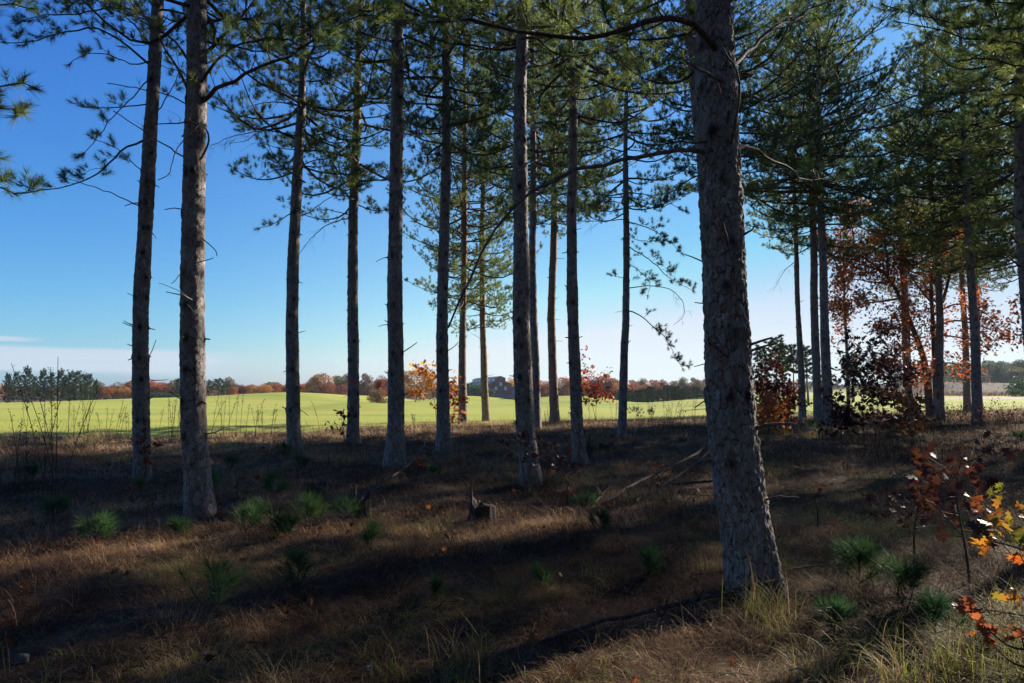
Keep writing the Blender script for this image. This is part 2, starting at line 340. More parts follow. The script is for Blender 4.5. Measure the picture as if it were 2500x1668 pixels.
turf = mixc(nt, ramp(nt, noise_tex(nt, .05, 3, objvec(nt, (.5, 1.6, 1)), .5), [(.46, (0, 0, 0)), (.62, (.75, .75, .75))]), turf, (.16, .23, .038))
turf = mixc(nt, ramp(nt, patch, [(.4, (0, 0, 0)), (.65, (.7, .7, .7))]), turf, (.38, .325, .08))
blade = noise_tex(nt, 22, 4, ov, .8)
turf = mixc(nt, ramp(nt, blade, [(.3, (.0, .0, .0)), (.75, (.5, .5, .5))]), turf, (.12, .17, .035))
heathc = ramp(nt, noise_tex(nt, .5, 8, ov, .75), [(.3, (.02, .016, .012)), (.5, (.05, .036, .026)), (.72, (.14, .10, .068))])
sandc = ramp(nt, noise_tex(nt, 1.2, 6, ov, .6), [(.3, (.26, .20, .15)), (.7, (.46, .38, .30))])
# ragged border between litter and turf
ed = nd(nt, 'ShaderNodeMath', operation='MULTIPLY_ADD'); nt.links.new(noise_tex(nt, 1.3, 5, ov, .7), ed.inputs[0]); ed.inputs[1].default_value = 1.6; ed.inputs[2].default_value = -.8
es = nd(nt, 'ShaderNodeMath', operation='ADD'); nt.links.new(sp.outputs[0], es.inputs[0]); nt.links.new(ed.outputs[0], es.inputs[1])
em = nd(nt, 'ShaderNodeMapRange'); nt.links.new(es.outputs[0], em.inputs[0]); em.inputs[1].default_value = .35; em.inputs[2].default_value = .65
col = mixc(nt, em.outputs[0], litter, turf); 
def ragged(o_, s):
    a = nd(nt, 'ShaderNodeMath', operation='MULTIPLY_ADD'); nt.links.new(noise_tex(nt, s, 4, ov, .6), a.inputs[0]); a.inputs[1].default_value = 1.2
    b = nd(nt, 'ShaderNodeMath', operation='SUBTRACT'); nt.links.new(o_, b.inputs[0]); b.inputs[1].default_value = .6; nt.links.new(b.outputs[0], a.inputs[2])
    c = nd(nt, 'ShaderNodeMapRange'); nt.links.new(a.outputs[0], c.inputs[0]); c.inputs[1].default_value = .4; c.inputs[2].default_value = .6; return c.outputs[0]
col = mixc(nt, ragged(sp.outputs[1], .25), col, heathc); col = mixc(nt, ragged(sp.outputs[2], .3), col, sandc)
out(nt, principled(nt, col, .95, .1, blade, .5, .05))
structure(mk('ground', np.stack([GX, GY, GZ], -1).reshape(-1, 3), [gf], [m], attr={'zone': zc}), 'gently rolling ground, dead grass under the pines and green turf beyond')

# ------------------------------------------------------------------ growth
def resample(P, n):
    d = np.r_[0, np.cumsum(np.linalg.norm(np.diff(P, axis=0), axis=1))]; s = np.linspace(0, d[-1], n)
    # smooth (catmull-like) via dense cubic through numpy interp of each coordinate then blur
    Q = np.stack([np.interp(s, d, P[:, i]) for i in range(3)], 1)
    for _ in range(2): Q[1:-1] = .25 * Q[:-2] + .5 * Q[1:-1] + .25 * Q[2:]
    return Q
def lerp_path(P, s):
    """P (B,N,3), s (B,K) in 0..1 -> positions, tangents (B,K,3)"""
    B, N, _ = P.shape; f = np.clip(s, 0, .9999) * (N - 1); i = f.astype(int); t = (f - i)[..., None]
    b = np.arange(B)[:, None]; a = P[b, i]; c = P[b, i + 1]
    return a + (c - a) * t, nrm(c - a)
def grow(g, P, L, r0, spacing=.16, tl=.55, s0=.25, sub=3, curl=.25, droop=0., up=.2, flat=.5, tipr=.003, jit=.15):
    """side twigs and sub-twigs for limbs P (B,N,3) of length L (B,). returns list of (paths, radii), tip pos, tip dir"""
    B = len(P); K = max(2, int(np.max(L) * (1 - s0) / spacing))
    s = s0 + (np.arange(K)[None] + g.random((B, K))) * spacing / L[:, None]
    ok = s < .98; pos, tan = lerp_path(P, s)
    side = np.where((np.arange(K) % 2)[None] == 0, 1., -1.) * np.ones((B, 1))
    upv = np.array([0, 0, 1.]); perp = nrm(np.cross(tan, upv) + 1e-4)
    ang = R(48) + g.normal(0, .25, (B, K))
    d = tan * np.cos(ang)[..., None] + perp * (side * np.sin(ang))[..., None] + upv * (up + g.normal(0, flat, (B, K)))[..., None] * .6
    d = nrm(d); ln = tl * (.35 + .65 * (1 - s)) * g.uniform(.6, 1.25, (B, K)) * np.minimum(1, L[:, None] / 1.6)
    pos, d, ln, s_ = pos[ok], d[ok], ln[ok], s[ok]; n = len(pos)
    if n == 0: return [], np.zeros((0, 3)), np.zeros((0, 3))
    t = np.linspace(0, 1, 5); lat = nrm(np.cross(d, g.normal(0, 1, (n, 3))))
    cz = curl * g.uniform(.3, 1.4, n) - droop
    W = pos[:, None] + d[:, None] * (ln[:, None] * t)[..., None] + upv * (cz[:, None] * ln[:, None] * t ** 2)[..., None] + lat[:, None] * (jit * ln[:, None] * np.sin(t * np.pi * g.uniform(.7, 1.6, (n, 1))))[..., None]
    rr = np.maximum(tipr, .30 * r0 * (1 - .5 * s_))[:, None] * (1 - .65 * t)[None]
    out_ = [(W, rr)]; tips = [W[:, -1]]; dirs = [nrm(W[:, -1] - W[:, -2])]
    if sub:
        s2 = g.uniform(.25, .92, (n, sub)); p2, t2_ = lerp_path(W, s2)
        ok2 = (ln[:, None] > .16) & (g.random((n, sub)) < .9)
        d2 = nrm(t2_ * .8 + nrm(g.normal(0, 1, (n, sub, 3))) * .75 + upv * (.25 - droop)); l2 = ln[:, None] * g.uniform(.22, .5, (n, sub))
        p2, d2, l2 = p2[ok2], d2[ok2], l2[ok2]
        t3 = np.linspace(0, 1, 3)
        W2 = p2[:, None] + d2[:, None] * (l2[:, None] * t3)[..., None] + upv * ((curl * .6 - droop) * l2[:, None] * t3 ** 2)[..., None]
        out_.append((W2, np.broadcast_to(tipr * .8 * (1 - .5 * t3), (len(W2), 3)))); tips.append(W2[:, -1]); dirs.append(nrm(W2[:, -1] - W2[:, -2]))
    return out_, np.concatenate(tips), np.concatenate(dirs)
def needles(g, P, D, K, ln, wd, spread=1.0, back=.09):
    """tufts of K needles at P along D -> verts, tris"""
    n = len(P)
    if n == 0: return np.zeros((0, 3)), np.zeros((0, 3), int)
    A = nrm(np.cross(D, g.normal(0, 1, (n, 3)))); Bn = np.cross(D, A)
    ph = g.uniform(0, 2 * np.pi, (n, K)); th = g.uniform(.25, 1.25, (n, K)) * spread
    q = g.random((n, K)); th = th * (1 - .35 * q) + .1
    dr = D[:, None] * np.cos(th)[..., None] + (A[:, None] * np.cos(ph)[..., None] + Bn[:, None] * np.sin(ph)[..., None]) * np.sin(th)[..., None]
    base = P[:, None] - D[:, None] * (back * (1 - q))[..., None]
    l = ln * g.uniform(.7, 1.15, (n, K)) * g.uniform(.75, 1.15, (n, 1))
    tip = base + dr * l[..., None]; tip[..., 2] -= .10 * l
    wv = nrm(np.cross(dr, g.normal(0, 1, (n, K, 3)))) * wd * .5
    V = np.stack([base - wv, base + wv, tip], 2).reshape(-1, 3)
    return V, np.arange(len(V)).reshape(-1, 3)
OAK = np.array([(0, 0), (.10, .12), (.34, .22), (.16, .30), (.20, .40), (.48, .56), (.22, .58), (.20, .68), (.34, .88), (.10, .86), (0, 1.08),
                (-.10, .86), (-.34, .88), (-.20, .68), (-.22, .58), (-.48, .56), (-.20, .40), (-.16, .30), (-.34, .22), (-.10, .12)])
def leaves(g, P, D, size, per=3, spread=.12, lob=True, hang=.35):
    n = len(P)
    if n == 0: return np.zeros((0, 3)), []
    P = np.repeat(P, per, 0) + g.normal(0, spread, (n * per, 3)); D = np.repeat(D, per, 0); n = len(P)
    d = nrm(D * .6 + g.normal(0, .7, (n, 3)) - np.array([0, 0, hang])); nn = nrm(g.normal(0, .6, (n, 3)) + np.array([0, 0, .8])); b = nrm(np.cross(d, nn)); nn = np.cross(b, d)
    s = size * g.uniform(.6, 1.25, n)
    T = OAK if lob else np.array([(0, 0), (.36, .32), (.24, .75), (0, 1), (-.24, .75), (-.36, .32)])
    k = len(T); cup = (np.abs(T[:, 0]) * .35 - (T[:, 1] - .5) ** 2 * .35)
    V = P[:, None] + s[:, None, None] * (b[:, None] * T[None, :, 0:1] + d[:, None] * T[None, :, 1:2] + nn[:, None] * (cup[None, :, None] * g.uniform(-.6, 1.2, (n, 1, 1))))
    idx = np.arange(n * k).reshape(n, k)
    if lob: # fan from a midrib vertex: split as two halves of quads/tris by spine
        pairs = [(0, 1, 19), (1, 2, 3), (1, 3, 17, 19), (17, 18, 19), (3, 4, 16, 17), (4, 5, 6), (4, 6, 14, 16), (14, 15, 16), (6, 7, 13, 14), (7, 8, 9), (7, 9, 11, 13), (11, 12, 13), (9, 10, 11)]
        return V.reshape(-1, 3), [idx[:, list(p)] for p in pairs if len(p) == 3] + [idx[:, list(p)] for p in pairs if len(p) == 4]
    return V.reshape(-1, 3), [idx[:, [0, 1, 2, 3]], idx[:, [0, 3, 4, 5]]]

# ------------------------------------------------------------------ pines
def trunk_mesh(name, cen, rad, top, sides, step_lo, zlo, mat, parent, loc, seed, rough=.009, flare=.30, knots=()):
    """cen: fn z->(x,y) ; rad: fn z->r. plates stand proud of the bark"""
    zs = [zlo]; z = zlo
    while z < top:
        z += step_lo * (1 if z < 7.5 else (3 if z < 11 else 8)); zs.append(min(z, top))
    zs = np.array(zs); n = len(zs)
    C = np.array([cen(z) for z in zs]); Rd = np.array([rad(z) for z in zs])
    Rd = Rd * (1 + flare * np.exp(-np.maximum(zs - zlo - .12, 0) / .22))
    th = np.arange(sides) / sides * 2 * np.pi
    V = np.empty((n, sides, 3)); KN = np.zeros((n, sides))
    for kz, ka_, ks in knots:
        dz = (zs[:, None] - kz) / .055; da = (np.angle(np.exp(1j * (th[None] - ka_))) * Rd[:, None]) / .038
        KN = np.maximum(KN, np.exp(-(dz ** 2 + da ** 2)) * ks)
    cs, sn = np.cos(th), np.sin(th)
    off = seed * 3.7
    for i in range(n):
        z = zs[i]; r = Rd[i]; lob = 1 + .10 * math.exp(-max(z - zlo, 0) / .3) * np.sin(th * 4 + seed)
        V[i, :, 2] = z
        for j in range(sides):
            x = r * cs[j]; y = r * sn[j]
            d = 0
            if z < 9:
                w_ = .045 * mn.noise(Vector((x * 9 + off, y * 9, z * 9))); q = Vector(((x + w_) * 25 + off, (y - w_) * 25, (z + w_ * 2) * 10.5)); dd = mn.voronoi(q)[0]; e = dd[1] - dd[0]
                d = rough * (min(e / .25, 1) - .5) + rough * .8 * mn.noise(Vector((x * 40, y * 40 + off, z * 16)))
            k = r * lob[j] + d + .016 * KN[i, j] + .012 * mn.noise(Vector((x * 3 + off, y * 3, z * 1.3)))
            V[i, j, 0] = C[i, 0] + k * cs[j]; V[i, j, 1] = C[i, 1] + k * sn[j]
    idx = np.arange(n * sides).reshape(n, sides)
    a = idx[:-1]; b = np.roll(idx, -1, 1)[:-1]; c = np.roll(idx, -1, 1)[1:]; d = idx[1:]
    f = np.stack([a, b, c, d], -1).reshape(-1, 4)
    K1 = np.clip(KN.reshape(-1) * 1.3, 0, 1); return mk(name, V.reshape(-1, 3), [f], [mat], None, parent, True, loc, {'knot': np.stack([K1, K1, K1, np.ones_like(K1)], 1)})

def crown_limbs(g, cen, rad, z0, z1, rmax, nwh=.52, per=4.4, asym=None, tip_rad=.5, dead_below=0.):
    base, az, L, el = [], [], [], []
    z = z0
    while z < z1 - .3:
        f = (z - z0) / (z1 - z0); k = int(round(per + g.normal(0, .8))); a0 = g.uniform(0, 6.28)
        prof = (min(1, .6 + f * 2.2) if f < .25 else 1) * (1 - max(0, f - .25) / .75) ** .6
        for i in range(max(2, k)):
            a = a0 + i * 2 * np.pi / max(k, 1) + g.normal(0, .2)
            l = rmax * max(.12, prof) * g.uniform(.45, 1.2)
            if asym is not None: l *= 1 + asym[1] * math.cos(a - asym[0])
            c = cen(z); base.append((c[0], c[1], z + g.normal(0, .10))); az.append(a); L.append(max(l, .25)); el.append(R(2 + 40 * f) + g.normal(0, .16))
        z += nwh * g.uniform(.8, 1.2) * (1 - .25 * f)
    return np.array(base), np.array(az), np.array(L), np.array(el)
def limb_paths(g, base, az, L, el, N=9, droop=.16, upc=.22):
    t = np.linspace(0, 1, N); h = np.stack([np.cos(az), np.sin(az), 0 * az], 1); p = np.stack([-np.sin(az), np.cos(az), 0 * az], 1)
    zc = np.tan(el)[:, None] * L[:, None] * t - droop * L[:, None] * np.sin(t * np.pi) * g.uniform(.2, 1.4, (len(L), 1)) + upc * L[:, None] * t ** 3 * .5
    lat = L[:, None] * g.normal(0, .16, (len(L), 1)) * np.sin(t * np.pi * 1.3) + L[:, None] * g.normal(0, .03, (len(L), 1)) * np.sin(t * np.pi * 3)
    return base[:, None] + h[:, None] * (L[:, None] * t)[..., None] + p[:, None] * lat[..., None] + np.array([0, 0, 1.]) * zc[..., None]
def crown(g, cen, rad, z0, z1, rmax, K, wd, name, parent, loc, spacing=.17, sub=5, nl=.13, mats=None, asym=None, per=4.4, tl=.55, low=None):
    b, az, L, el = crown_limbs(g, cen, rad, z0, z1, rmax, asym=asym, per=per)
    P = limb_paths(g, b, az, L, el); mb = MB()
    r0 = .008 + .011 * L
    mb.tube(P, r0[:, None] * (1 - .82 * np.linspace(0, 1, P.shape[1]))[None], 5, 0)
    ex, tp, td = grow(g, P, L, .02, spacing, tl, .22, sub, .3, 0, .18)
    for W, rr in ex: mb.tube(W, rr, 3, 0)
    tp = np.concatenate([tp, P[:, -1]]); td = np.concatenate([td, nrm(P[:, -1] - P[:, -2])])
    tp = tp + g.normal(0, .02, tp.shape); v, f = needles(g, tp, nrm(td + np.array([0, 0, .35])), K, nl, wd, 1.0, .08); mb.add(v, f, 1)
    return mb.build(name, mats or [M['limb'], M['needle']], parent, loc)

def hero(g, tree, loc, pts, r0, live, r1=.005, tl=.5, spacing=.15, sub=3, K=54, wd=.0048, droop=0., curl=.3, s0=.3, N=16, nl=.125, up=.15, name='branch', mats=None, jit=.15, flat=.5):
    P = resample(path(pts), N)[None]; L = np.array([np.sum(np.linalg.norm(np.diff(P[0], axis=0), axis=1))])
    wob = g.normal(0, .012, P.shape) * L[0] * .35; wob[:, 0] = 0; P = P + wob
    mb = MB(); mb.tube(P, (r0 + (r1 - r0) * np.linspace(0, 1, N) ** .8)[None], 7, 0)
    ex, tp, td = grow(g, P, L, r0, spacing, tl, s0, sub, curl, droop, up, jit=jit, flat=flat) if tl > 0 else ([], np.zeros((0, 3)), np.zeros((0, 3)))
    for W, rr in ex: mb.tube(W, rr, 4, 0)
    if live:
        tp = np.concatenate([tp, P[:, -1]]); td = np.concatenate([td, nrm(P[:, -1] - P[:, -2])])
        v, f = needles(g, tp, nrm(td + np.array([0, 0, .15])), K, nl, wd); mb.add(v, f, 1)
    return mb.build(name, mats or [M['limb'] if live else M['deadwood'], M['needle']], tree, loc)

def stubs(g, cen, rad, z0, z1, parent, loc, dens=1.0, long_=.35, side_only=False):
    """broken dead branch stubs ring the trunk in whorls; each stub a part"""
    out_ = []; KL = []; z = z0 + .2; n = 0
    while z < z1:
        k = g.integers(2, 5); a0 = g.uniform(0, 6.28)
        for i in range(k):
            a = a0 + i * 1.7 + g.normal(0, .3)
            if z < 9.5: KL.append((z, a % 6.2832, g.uniform(.5, 1)))
            if g.random() > dens * .62 or n > 40: continue
            a = a + 0; c = cen(z); r = rad(z)
            l = g.uniform(.025, .09) if g.random() < .72 else g.uniform(.12, long_)
            d = np.array([math.cos(a), math.sin(a), g.normal(.15, .3)]); t = np.linspace(0, 1, 4)
            bend = g.normal(0, .18, 3) * l
            P = np.array([c[0], c[1], z]) + np.array([math.cos(a), math.sin(a), 0]) * r * .75 + d[None] * ((l + r * .25) * t)[:, None] + bend[None] * (t ** 2)[:, None]
            rr = (.013 if l > .1 else .017) * g.uniform(.6, 1.1) * (1 - .45 * t)
            out_.append((P, rr)); n += 1
        z += g.uniform(.32, .55)
    if out_:
        for p, r in out_:
            mb = MB(); mb.tube(p, r, 6, 0); mb.build('branch_stub', [M['deadwood']], parent, loc, True)
    return KL

PINES = {}
def pine(key, label, Y, cpts, wpts, H, z0, rmax, K, wd, sides, step, bark='bark', spacing=.15, sub=5, asym=None, per=4.6, group=None, stub=1.0, rough=.010, seed=None, tl=.7, nl=.13):
    """cpts: (photo y, photo x) trunk centre; wpts: (photo y, width in photo px)"""
    seed = seed if seed is not None else len(PINES) + 3
    g = np.random.default_rng(seed * 101)
    c3 = np.array([at(px, py, Y) for py, px in cpts]); c3 = c3[np.argsort(c3[:, 2])]
    dep = lambda py: Y
    w3 = sorted([(at(1250, py, Y)[2], w_ / F * Y / 2) for py, w_ in wpts])
    zt = c3[-1, 2]; k = max(0, len(c3) - 3); sl = (c3[-1, 0] - c3[k, 0]) / max(.1, c3[-1, 2] - c3[k, 2]); sl = np.clip(sl, -.06, .06)
    wz = [a for a, b in w3]; wr = [b for a, b in w3]
    def cen(z):
        if z <= zt: x = np.interp(z, c3[:, 2], c3[:, 0])
        else: x = c3[-1, 0] + sl * (z - zt) * math.exp(-(z - zt) / 12)
        return (x + .02 * math.sin(z * .9 + seed), Y + .04 * math.sin(z * .5 + seed * 2))
    def rad(z):
        if z <= wz[-1]: return float(np.interp(z, wz, wr))
        return max(.012, wr[-1] * (1 - (z - wz[-1]) / (H - wz[-1])) ** .85)
    bx, by = cen(0.); gz0 = gz(bx, by)
    loc = np.array([bx, by, gz0])
    t = thing('pine_tree', label, 'pine tree', loc, group)
    KL = stubs(g, cen, rad, .8, min(z0 or H, 11), t, loc, stub)
    trunk_mesh('trunk', cen, rad, H - .1, sides, step, gz0 - .15, M[bark], t, loc, seed, rough, .16 if key == 't14' else .26, KL)
    if z0 is not None: crown(g, cen, rad, z0, H, rmax, K, wd, 'crown', t, loc, spacing, sub, nl=nl, asym=asym, per=per, tl=tl)
    PINES[key] = (t, loc, cen, rad, g)
    return t
def band(key, py, Y, hgt=.075):
    t, loc, cen, rad, g = PINES[key]; z = at(1250, py, Y)[2]; n = 40; th = np.arange(n) / n * 2 * np.pi
    V = []
    for k, zz in enumerate((z - hgt / 2, z - hgt / 4, z + hgt / 4, z + hgt / 2)):
        c = cen(zz); r = rad(zz) + (.007 if k in (1, 2) else .001)
        zz = zz + .012 * np.sin(th * 3 + 1) + .006 * np.sin(th * 7)
        V.append(np.stack([c[0] + r * np.cos(th), c[1] + r * np.sin(th), zz * np.ones(n)], 1))
    idx = np.arange(4 * n).reshape(4, n); a = idx[:-1]; b = np.roll(idx, -1, 1)[:-1]; c_ = np.roll(idx, -1, 1)[1:]; d = idx[1:]
    mk('paint_band', np.concatenate(V), [np.stack([a, b, c_, d], -1).reshape(-1, 4)], [M['paint']], None, t, True, loc)

N_ = dict(K=28, wd=.0078, sides=44, step=.025)      # near: crown mostly above the frame
M_ = dict(K=28, wd=.0085, sides=34, step=.035)
F_ = dict(K=24, wd=.0115, sides=24, step=.06)
pine('t1', 'leftmost slim straight pine trunk, bare against open sky, red leaves at its foot', 11.8,
     [(1166, 348), (1060, 346), (750, 342), (500, 352), (340, 362), (200, 375), (0, 391)], [(1166, 38), (1060, 38), (500, 33), (0, 27)], 17.5, 8.2, 2.6, asym=(R(160), .3), **N_)
pine('t2', 'left pine with flaky bark lit on its right side and twisted dead twigs', 8.33,
     [(1260, 490), (1130, 479), (1060, 473), (780, 469), (500, 471), (340, 475), (200, 482), (0, 486)], [(1260, 66), (1130, 59), (780, 54), (340, 50), (0, 43)], 16.5, 6.4, 2.9, **N_)
pine('t3', 'pine third from left, low needle sprig and drooping dead branches on its left', 16.5,
     [(1102, 722), (1060, 719), (780, 712), (640, 715), (500, 724), (400, 728), (250, 735), (0, 739)], [(1102, 34), (780, 29), (500, 25), (250, 20), (0, 14)], 17.5, 6.9, 2.9, **M_)
pine('t4', 'slim pine with bright orange paint ring, small dark sapling at its foot', 18.9,
     [(1081, 864), (1060, 862), (780, 860), (500, 864), (400, 867), (250, 872), (0, 881)], [(1081, 29), (780, 26), (500, 23), (250, 19), (0, 12)], 17.5, 6.9, 3.0, **M_)
pine('t5', 'thick grey pine standing between the orange ringed pine and the yellow oak sapling', 13.1,
     [(1143, 959), (1060, 963), (780, 965), (500, 969), (280, 969), (0, 968)], [(1143, 50), (1060, 41), (780, 36), (500, 33), (0, 28)], 18, 8.0, 2.9, **M_)
pine('t6', 'dark pine with the yellow and orange oak sapling peeking out behind it', 16.3,
     [(1104, 1081), (1060, 1081), (780, 1082), (500, 1085), (280, 1089), (0, 1090)], [(1104, 35), (1060, 32), (780, 27), (500, 24), (280, 21), (0, 15)], 18, 7.4, 3.0, **M_)
pine('t7', 'warm brown pine at field edge, just left of the brick building', 29,
     [(1032, 1130), (780, 1129.5), (500, 1135), (350, 1134), (0, 1134)], [(1032, 22), (780, 16), (500, 15), (300, 10), (0, 5)], 17.5, 5.3, 3.3, bark='bark_warm', tl=.8, **F_)
pine('t8', 'slim brown pine standing in front of the brick building', 32.5,
     [(1022, 1187), (780, 1177), (500, 1178), (350, 1178), (0, 1180)], [(1022, 19), (780, 14), (500, 12), (300, 9), (0, 3)], 18.0, 4.6, 3.2, bark='bark_warm', tl=.8, **F_)
pine('t9', 'stout dark pine in the middle with withered purple oak sprouts around its foot', 11.0,
     [(1183, 1301), (1060, 1286), (920, 1277), (780, 1270), (500, 1269), (280, 1271), (150, 1276), (0, 1282)], [(1183, 50), (1060, 46), (780, 40), (500, 36), (0, 25)], 18, 7.2, 2.9, **N_)
pine('t10', 'slim pine with faded orange ring, half hidden behind the stout dark middle pine', 24.9,
     [(1047, 1311), (780, 1302), (500, 1301), (250, 1301), (0, 1300)], [(1047, 21), (780, 19), (500, 17), (250, 13), (0, 7)], 17.5, 8.2, 3.5, per=5.6, **F_)
pine('t11', 'slim pine leaning slightly left, third trunk right of the brick building', 28.4,
     [(1034, 1354), (920, 1349), (780, 1347), (500, 1353), (300, 1351), (0, 1350)], [(1034, 24), (920, 21), (500, 16), (300, 12), (0, 4)], 17.8, 8.4, 3.6, bark='bark_warm', per=5.6, **F_)
pine('t12', 'straight grey pine left of the red leaved sapling at the field edge', 14.2,
     [(1128, 1414), (1060, 1407.5), (780, 1400), (500, 1395.5), (280, 1398), (100, 1392), (0, 1387)], [(1128, 34), (1060, 29), (780, 27), (500, 23), (100, 16), (0, 14)], 17, 7.4, 2.9, **M_)
pine('t13', 'slender pine with drooping needle covered branches reaching right, red smudged ring', 21.5,
     [(1064, 1517), (980, 1521), (780, 1529), (500, 1528), (250, 1529), (0, 1529)], [(1064, 21), (780, 17), (500, 14), (250, 10), (0, 5)], 15.8, 7.2, 2.7, per=4.0, **F_)
pine('t14', 'massive nearest pine trunk with plated bark, leaning left, right of centre', 5.44,
     [(1430, 1849), (1200, 1816), (1060, 1799), (920, 1789), (780, 1780), (640, 1773), (500, 1764), (350, 1753), (200, 1745), (0, 1735)],
     [(1430, 118), (1200, 116), (1060, 112), (780, 102), (500, 101), (200, 95), (0, 80)], 18, 6.4, 2.5, K=16, wd=.0045, sides=110, step=.016, rough=.016, stub=.35)
pine('t15', 'pine trunk hidden behind the massive nearest trunk, showing along its left edge', 8.8,
     [(1243, 1790), (1060, 1774), (780, 1758), (500, 1734), (280, 1709), (0, 1697)], [(1243, 66), (780, 56), (500, 52), (280, 46), (0, 40)], 17, 5.8, 2.0, **N_)
pine('t16', 'thin pine standing alone between the massive trunk and the paired trunks', 33,
     [(1021, 1959), (780, 1950), (640, 1946), (500, 1939), (350, 1935), (0, 1930)], [(1021, 18), (780, 12), (500, 10), (0, 4)], 18, 8.6, 3.4, per=5.4, **F_)
pine('t17', 'left one of two close paired pine trunks, marked with a faint orange ring', 29,
     [(1032, 1997), (780, 1990), (640, 1987), (500, 1981), (400, 1978), (0, 1974)], [(1032, 20), (780, 18), (500, 15), (0, 5)], 17.5, 7.7, 4.5, per=6, **F_)
pine('t18', 'right one of two close paired pine trunks, blue grey bark without ring', 26.9,
     [(1039, 2021), (780, 2013), (500, 2003), (350, 1999), (0, 1996)], [(1039, 25), (780, 20), (500, 17), (350, 14), (0, 7)], 18.4, 8.0, 4.6, per=6, **F_)
pine('t19', 'pine crossing in front of the left side of the orange oak crown', 36,
     [(1014, 2225), (920, 2214), (780, 2208), (640, 2203), (500, 2193), (0, 2180)], [(1014, 18), (780, 12), (500, 11), (0, 4)], 16.4, 8.8, 3.4, per=6, **F_)
pine('t20', 'pine with red smudge standing right of the leaning oak stems', 30.7,
     [(1027, 2296), (780, 2295), (640, 2289), (500, 2274), (350, 2265), (0, 2255)], [(1027, 20), (780, 16), (500, 13), (0, 5)], 17.5, 7.6, 3.7, per=6, **F_)
pine('t21', 'thin orange brown sunlit pine behind the right end of the oak crown', 40,
     [(1007, 2364), (780, 2353), (640, 2347), (500, 2340), (0, 2330)], [(1007, 17), (780, 12), (500, 9), (0, 4)], 17.6, 8.2, 3.5, per=6, bark='bark_warm', **F_)
pine('t22', 'sturdy blue grey pine right of the thin orange brown pine', 27.8,
     [(1036, 2386), (920, 2381), (780, 2377), (640, 2371), (500, 2360), (350, 2354), (0, 2340)], [(1036, 23), (780, 18), (500, 16), (0, 6)], 18, 6.6, 3.8, per=6, **F_)
pine('t23', 'dark pine cut off by the right edge with dense low needles', 15.7,
     [(1110, 2540), (780, 2516), (640, 2506), (450, 2494), (0, 2478)], [(1110, 38), (780, 32), (450, 28), (0, 20)], 17.5, 7.8, 2.9, per=6, **M_)
pine('t24', 'pine behind the massive trunk, its broad sunlit crown showing to the right', 21, [(1067, 1800), (780, 1788), (500, 1774), (0, 1750)], [(1060, 27), (780, 24), (500, 20), (0, 12)], 17.5, 8.0, 3.6, per=6, **F_)
pine('t25', 'back pine with broad crown, trunk hidden behind the pine before the oak crown', 52, [(1000, 2222), (780, 2216), (500, 2205), (0, 2195)], [(1000, 12), (780, 9), (0, 3)], 16.5, 8.5, 4.2, per=6, **F_)
pine('t26', 'back pine whose trunk stands just behind the sturdy blue grey pine', 44, [(1005, 2392), (780, 2386), (500, 2372), (0, 2355)], [(1005, 14), (780, 11), (0, 4)], 18.5, 8.0, 4.4, per=6, **F_)
pine('t27', 'back pine at the right edge with dark overlapping boughs', 30, [(1030, 2520), (780, 2510), (500, 2495), (0, 2470)], [(1030, 20), (780, 16), (0, 7)], 18.5, 6.6, 4.4, per=6, **F_)
pine('t28', 'far pine crown filling the gap above the straight grey pine', 37, [(1011, 1412), (780, 1402), (500, 1399), (0, 1398)], [(1011, 14), (780, 12), (0, 5)], 19.5, 11.5, 3.6, per=6, **F_)
for k_, py_, Y_ in (('t4', 935, 18.9), ('t10', 938, 24.9), ('t13', 934, 21.5), ('t17', 937, 29), ('t20', 953, 30.7)): band(k_, py_, Y_)

def H_(key, pts, r0, live, **k):
    t, loc, cen, rad, g = PINES[key]; return hero(g, t, loc, pts, r0, live, **k)
# nearest trunk's limbs
H_('t14', [(1735, 374, 5.45), (1700, 370, 5.3), (1640, 364, 5.2), (1540, 385, 5.0), (1450, 415, 4.9), (1380, 430, 4.9), (1290, 462, 4.8), (1235, 505, 4.8), (1180, 600, 4.8), (1140, 700, 4.8), (1095, 800, 4.8)], .020, False, tl=.42, spacing=.42, s0=.45, droop=.4, sub=2, r1=.007)
H_('t14', [(1745, 118, 5.3), (1715, 70, 5.1), (1660, 25, 5), (1600, 45, 4.9), (1530, 78, 4.8), (1470, 88, 4.8), (1380, 98, 4.7), (1290, 92, 4.7), (1210, 60, 4.7), (1120, 40, 4.7), (1040, 60, 4.6)], .028, True, tl=.55, s0=.2, spacing=.15, r1=.008)
H_('t14', [(1775, 205, 5.35), (1700, 165, 5.0), (1660, 140, 4.9)], .022, False, tl=.2, spacing=.3)
H_('t14', [(1730, 345, 5.4), (1690, 350, 5.2), (1655, 345, 5.1)], .012, False, tl=.2, spacing=.2)
H_('t14', [(1785, 350, 5.3), (1795, 290, 5.1), (1805, 240, 5.0), (1800, 170, 4.95), (1760, 110, 4.9)], .018, False, tl=.35, spacing=.3, s0=.3)
H_('t14', [(1790, 160, 5.5), (1830, 115, 5.8), (1900, 60, 6.2), (1990, 20, 6.6), (2080, -20, 7)], .022, True, tl=.5, s0=.35)
H_('t14', [(1800, 365, 5.45), (1840, 362, 5.9), (1890, 392, 6.3), (1960, 436, 6.8), (2060, 442, 7.2), (2120, 425, 7.6)], .016, True, tl=.5, s0=.55, spacing=.2)
H_('t14', [(1812, 575, 5.45), (1838, 560, 5.4), (1842, 548, 5.4)], .014, False, tl=0)
H_('t14', [(1828, 843, 5.45), (1860, 832, 5.4), (1882, 825, 5.35)], .013, False, tl=0, r1=.008)
H_('t14', [(1830, 858, 5.45), (1856, 848, 5.4), (1878, 842, 5.35)], .012, False, tl=0, r1=.007)
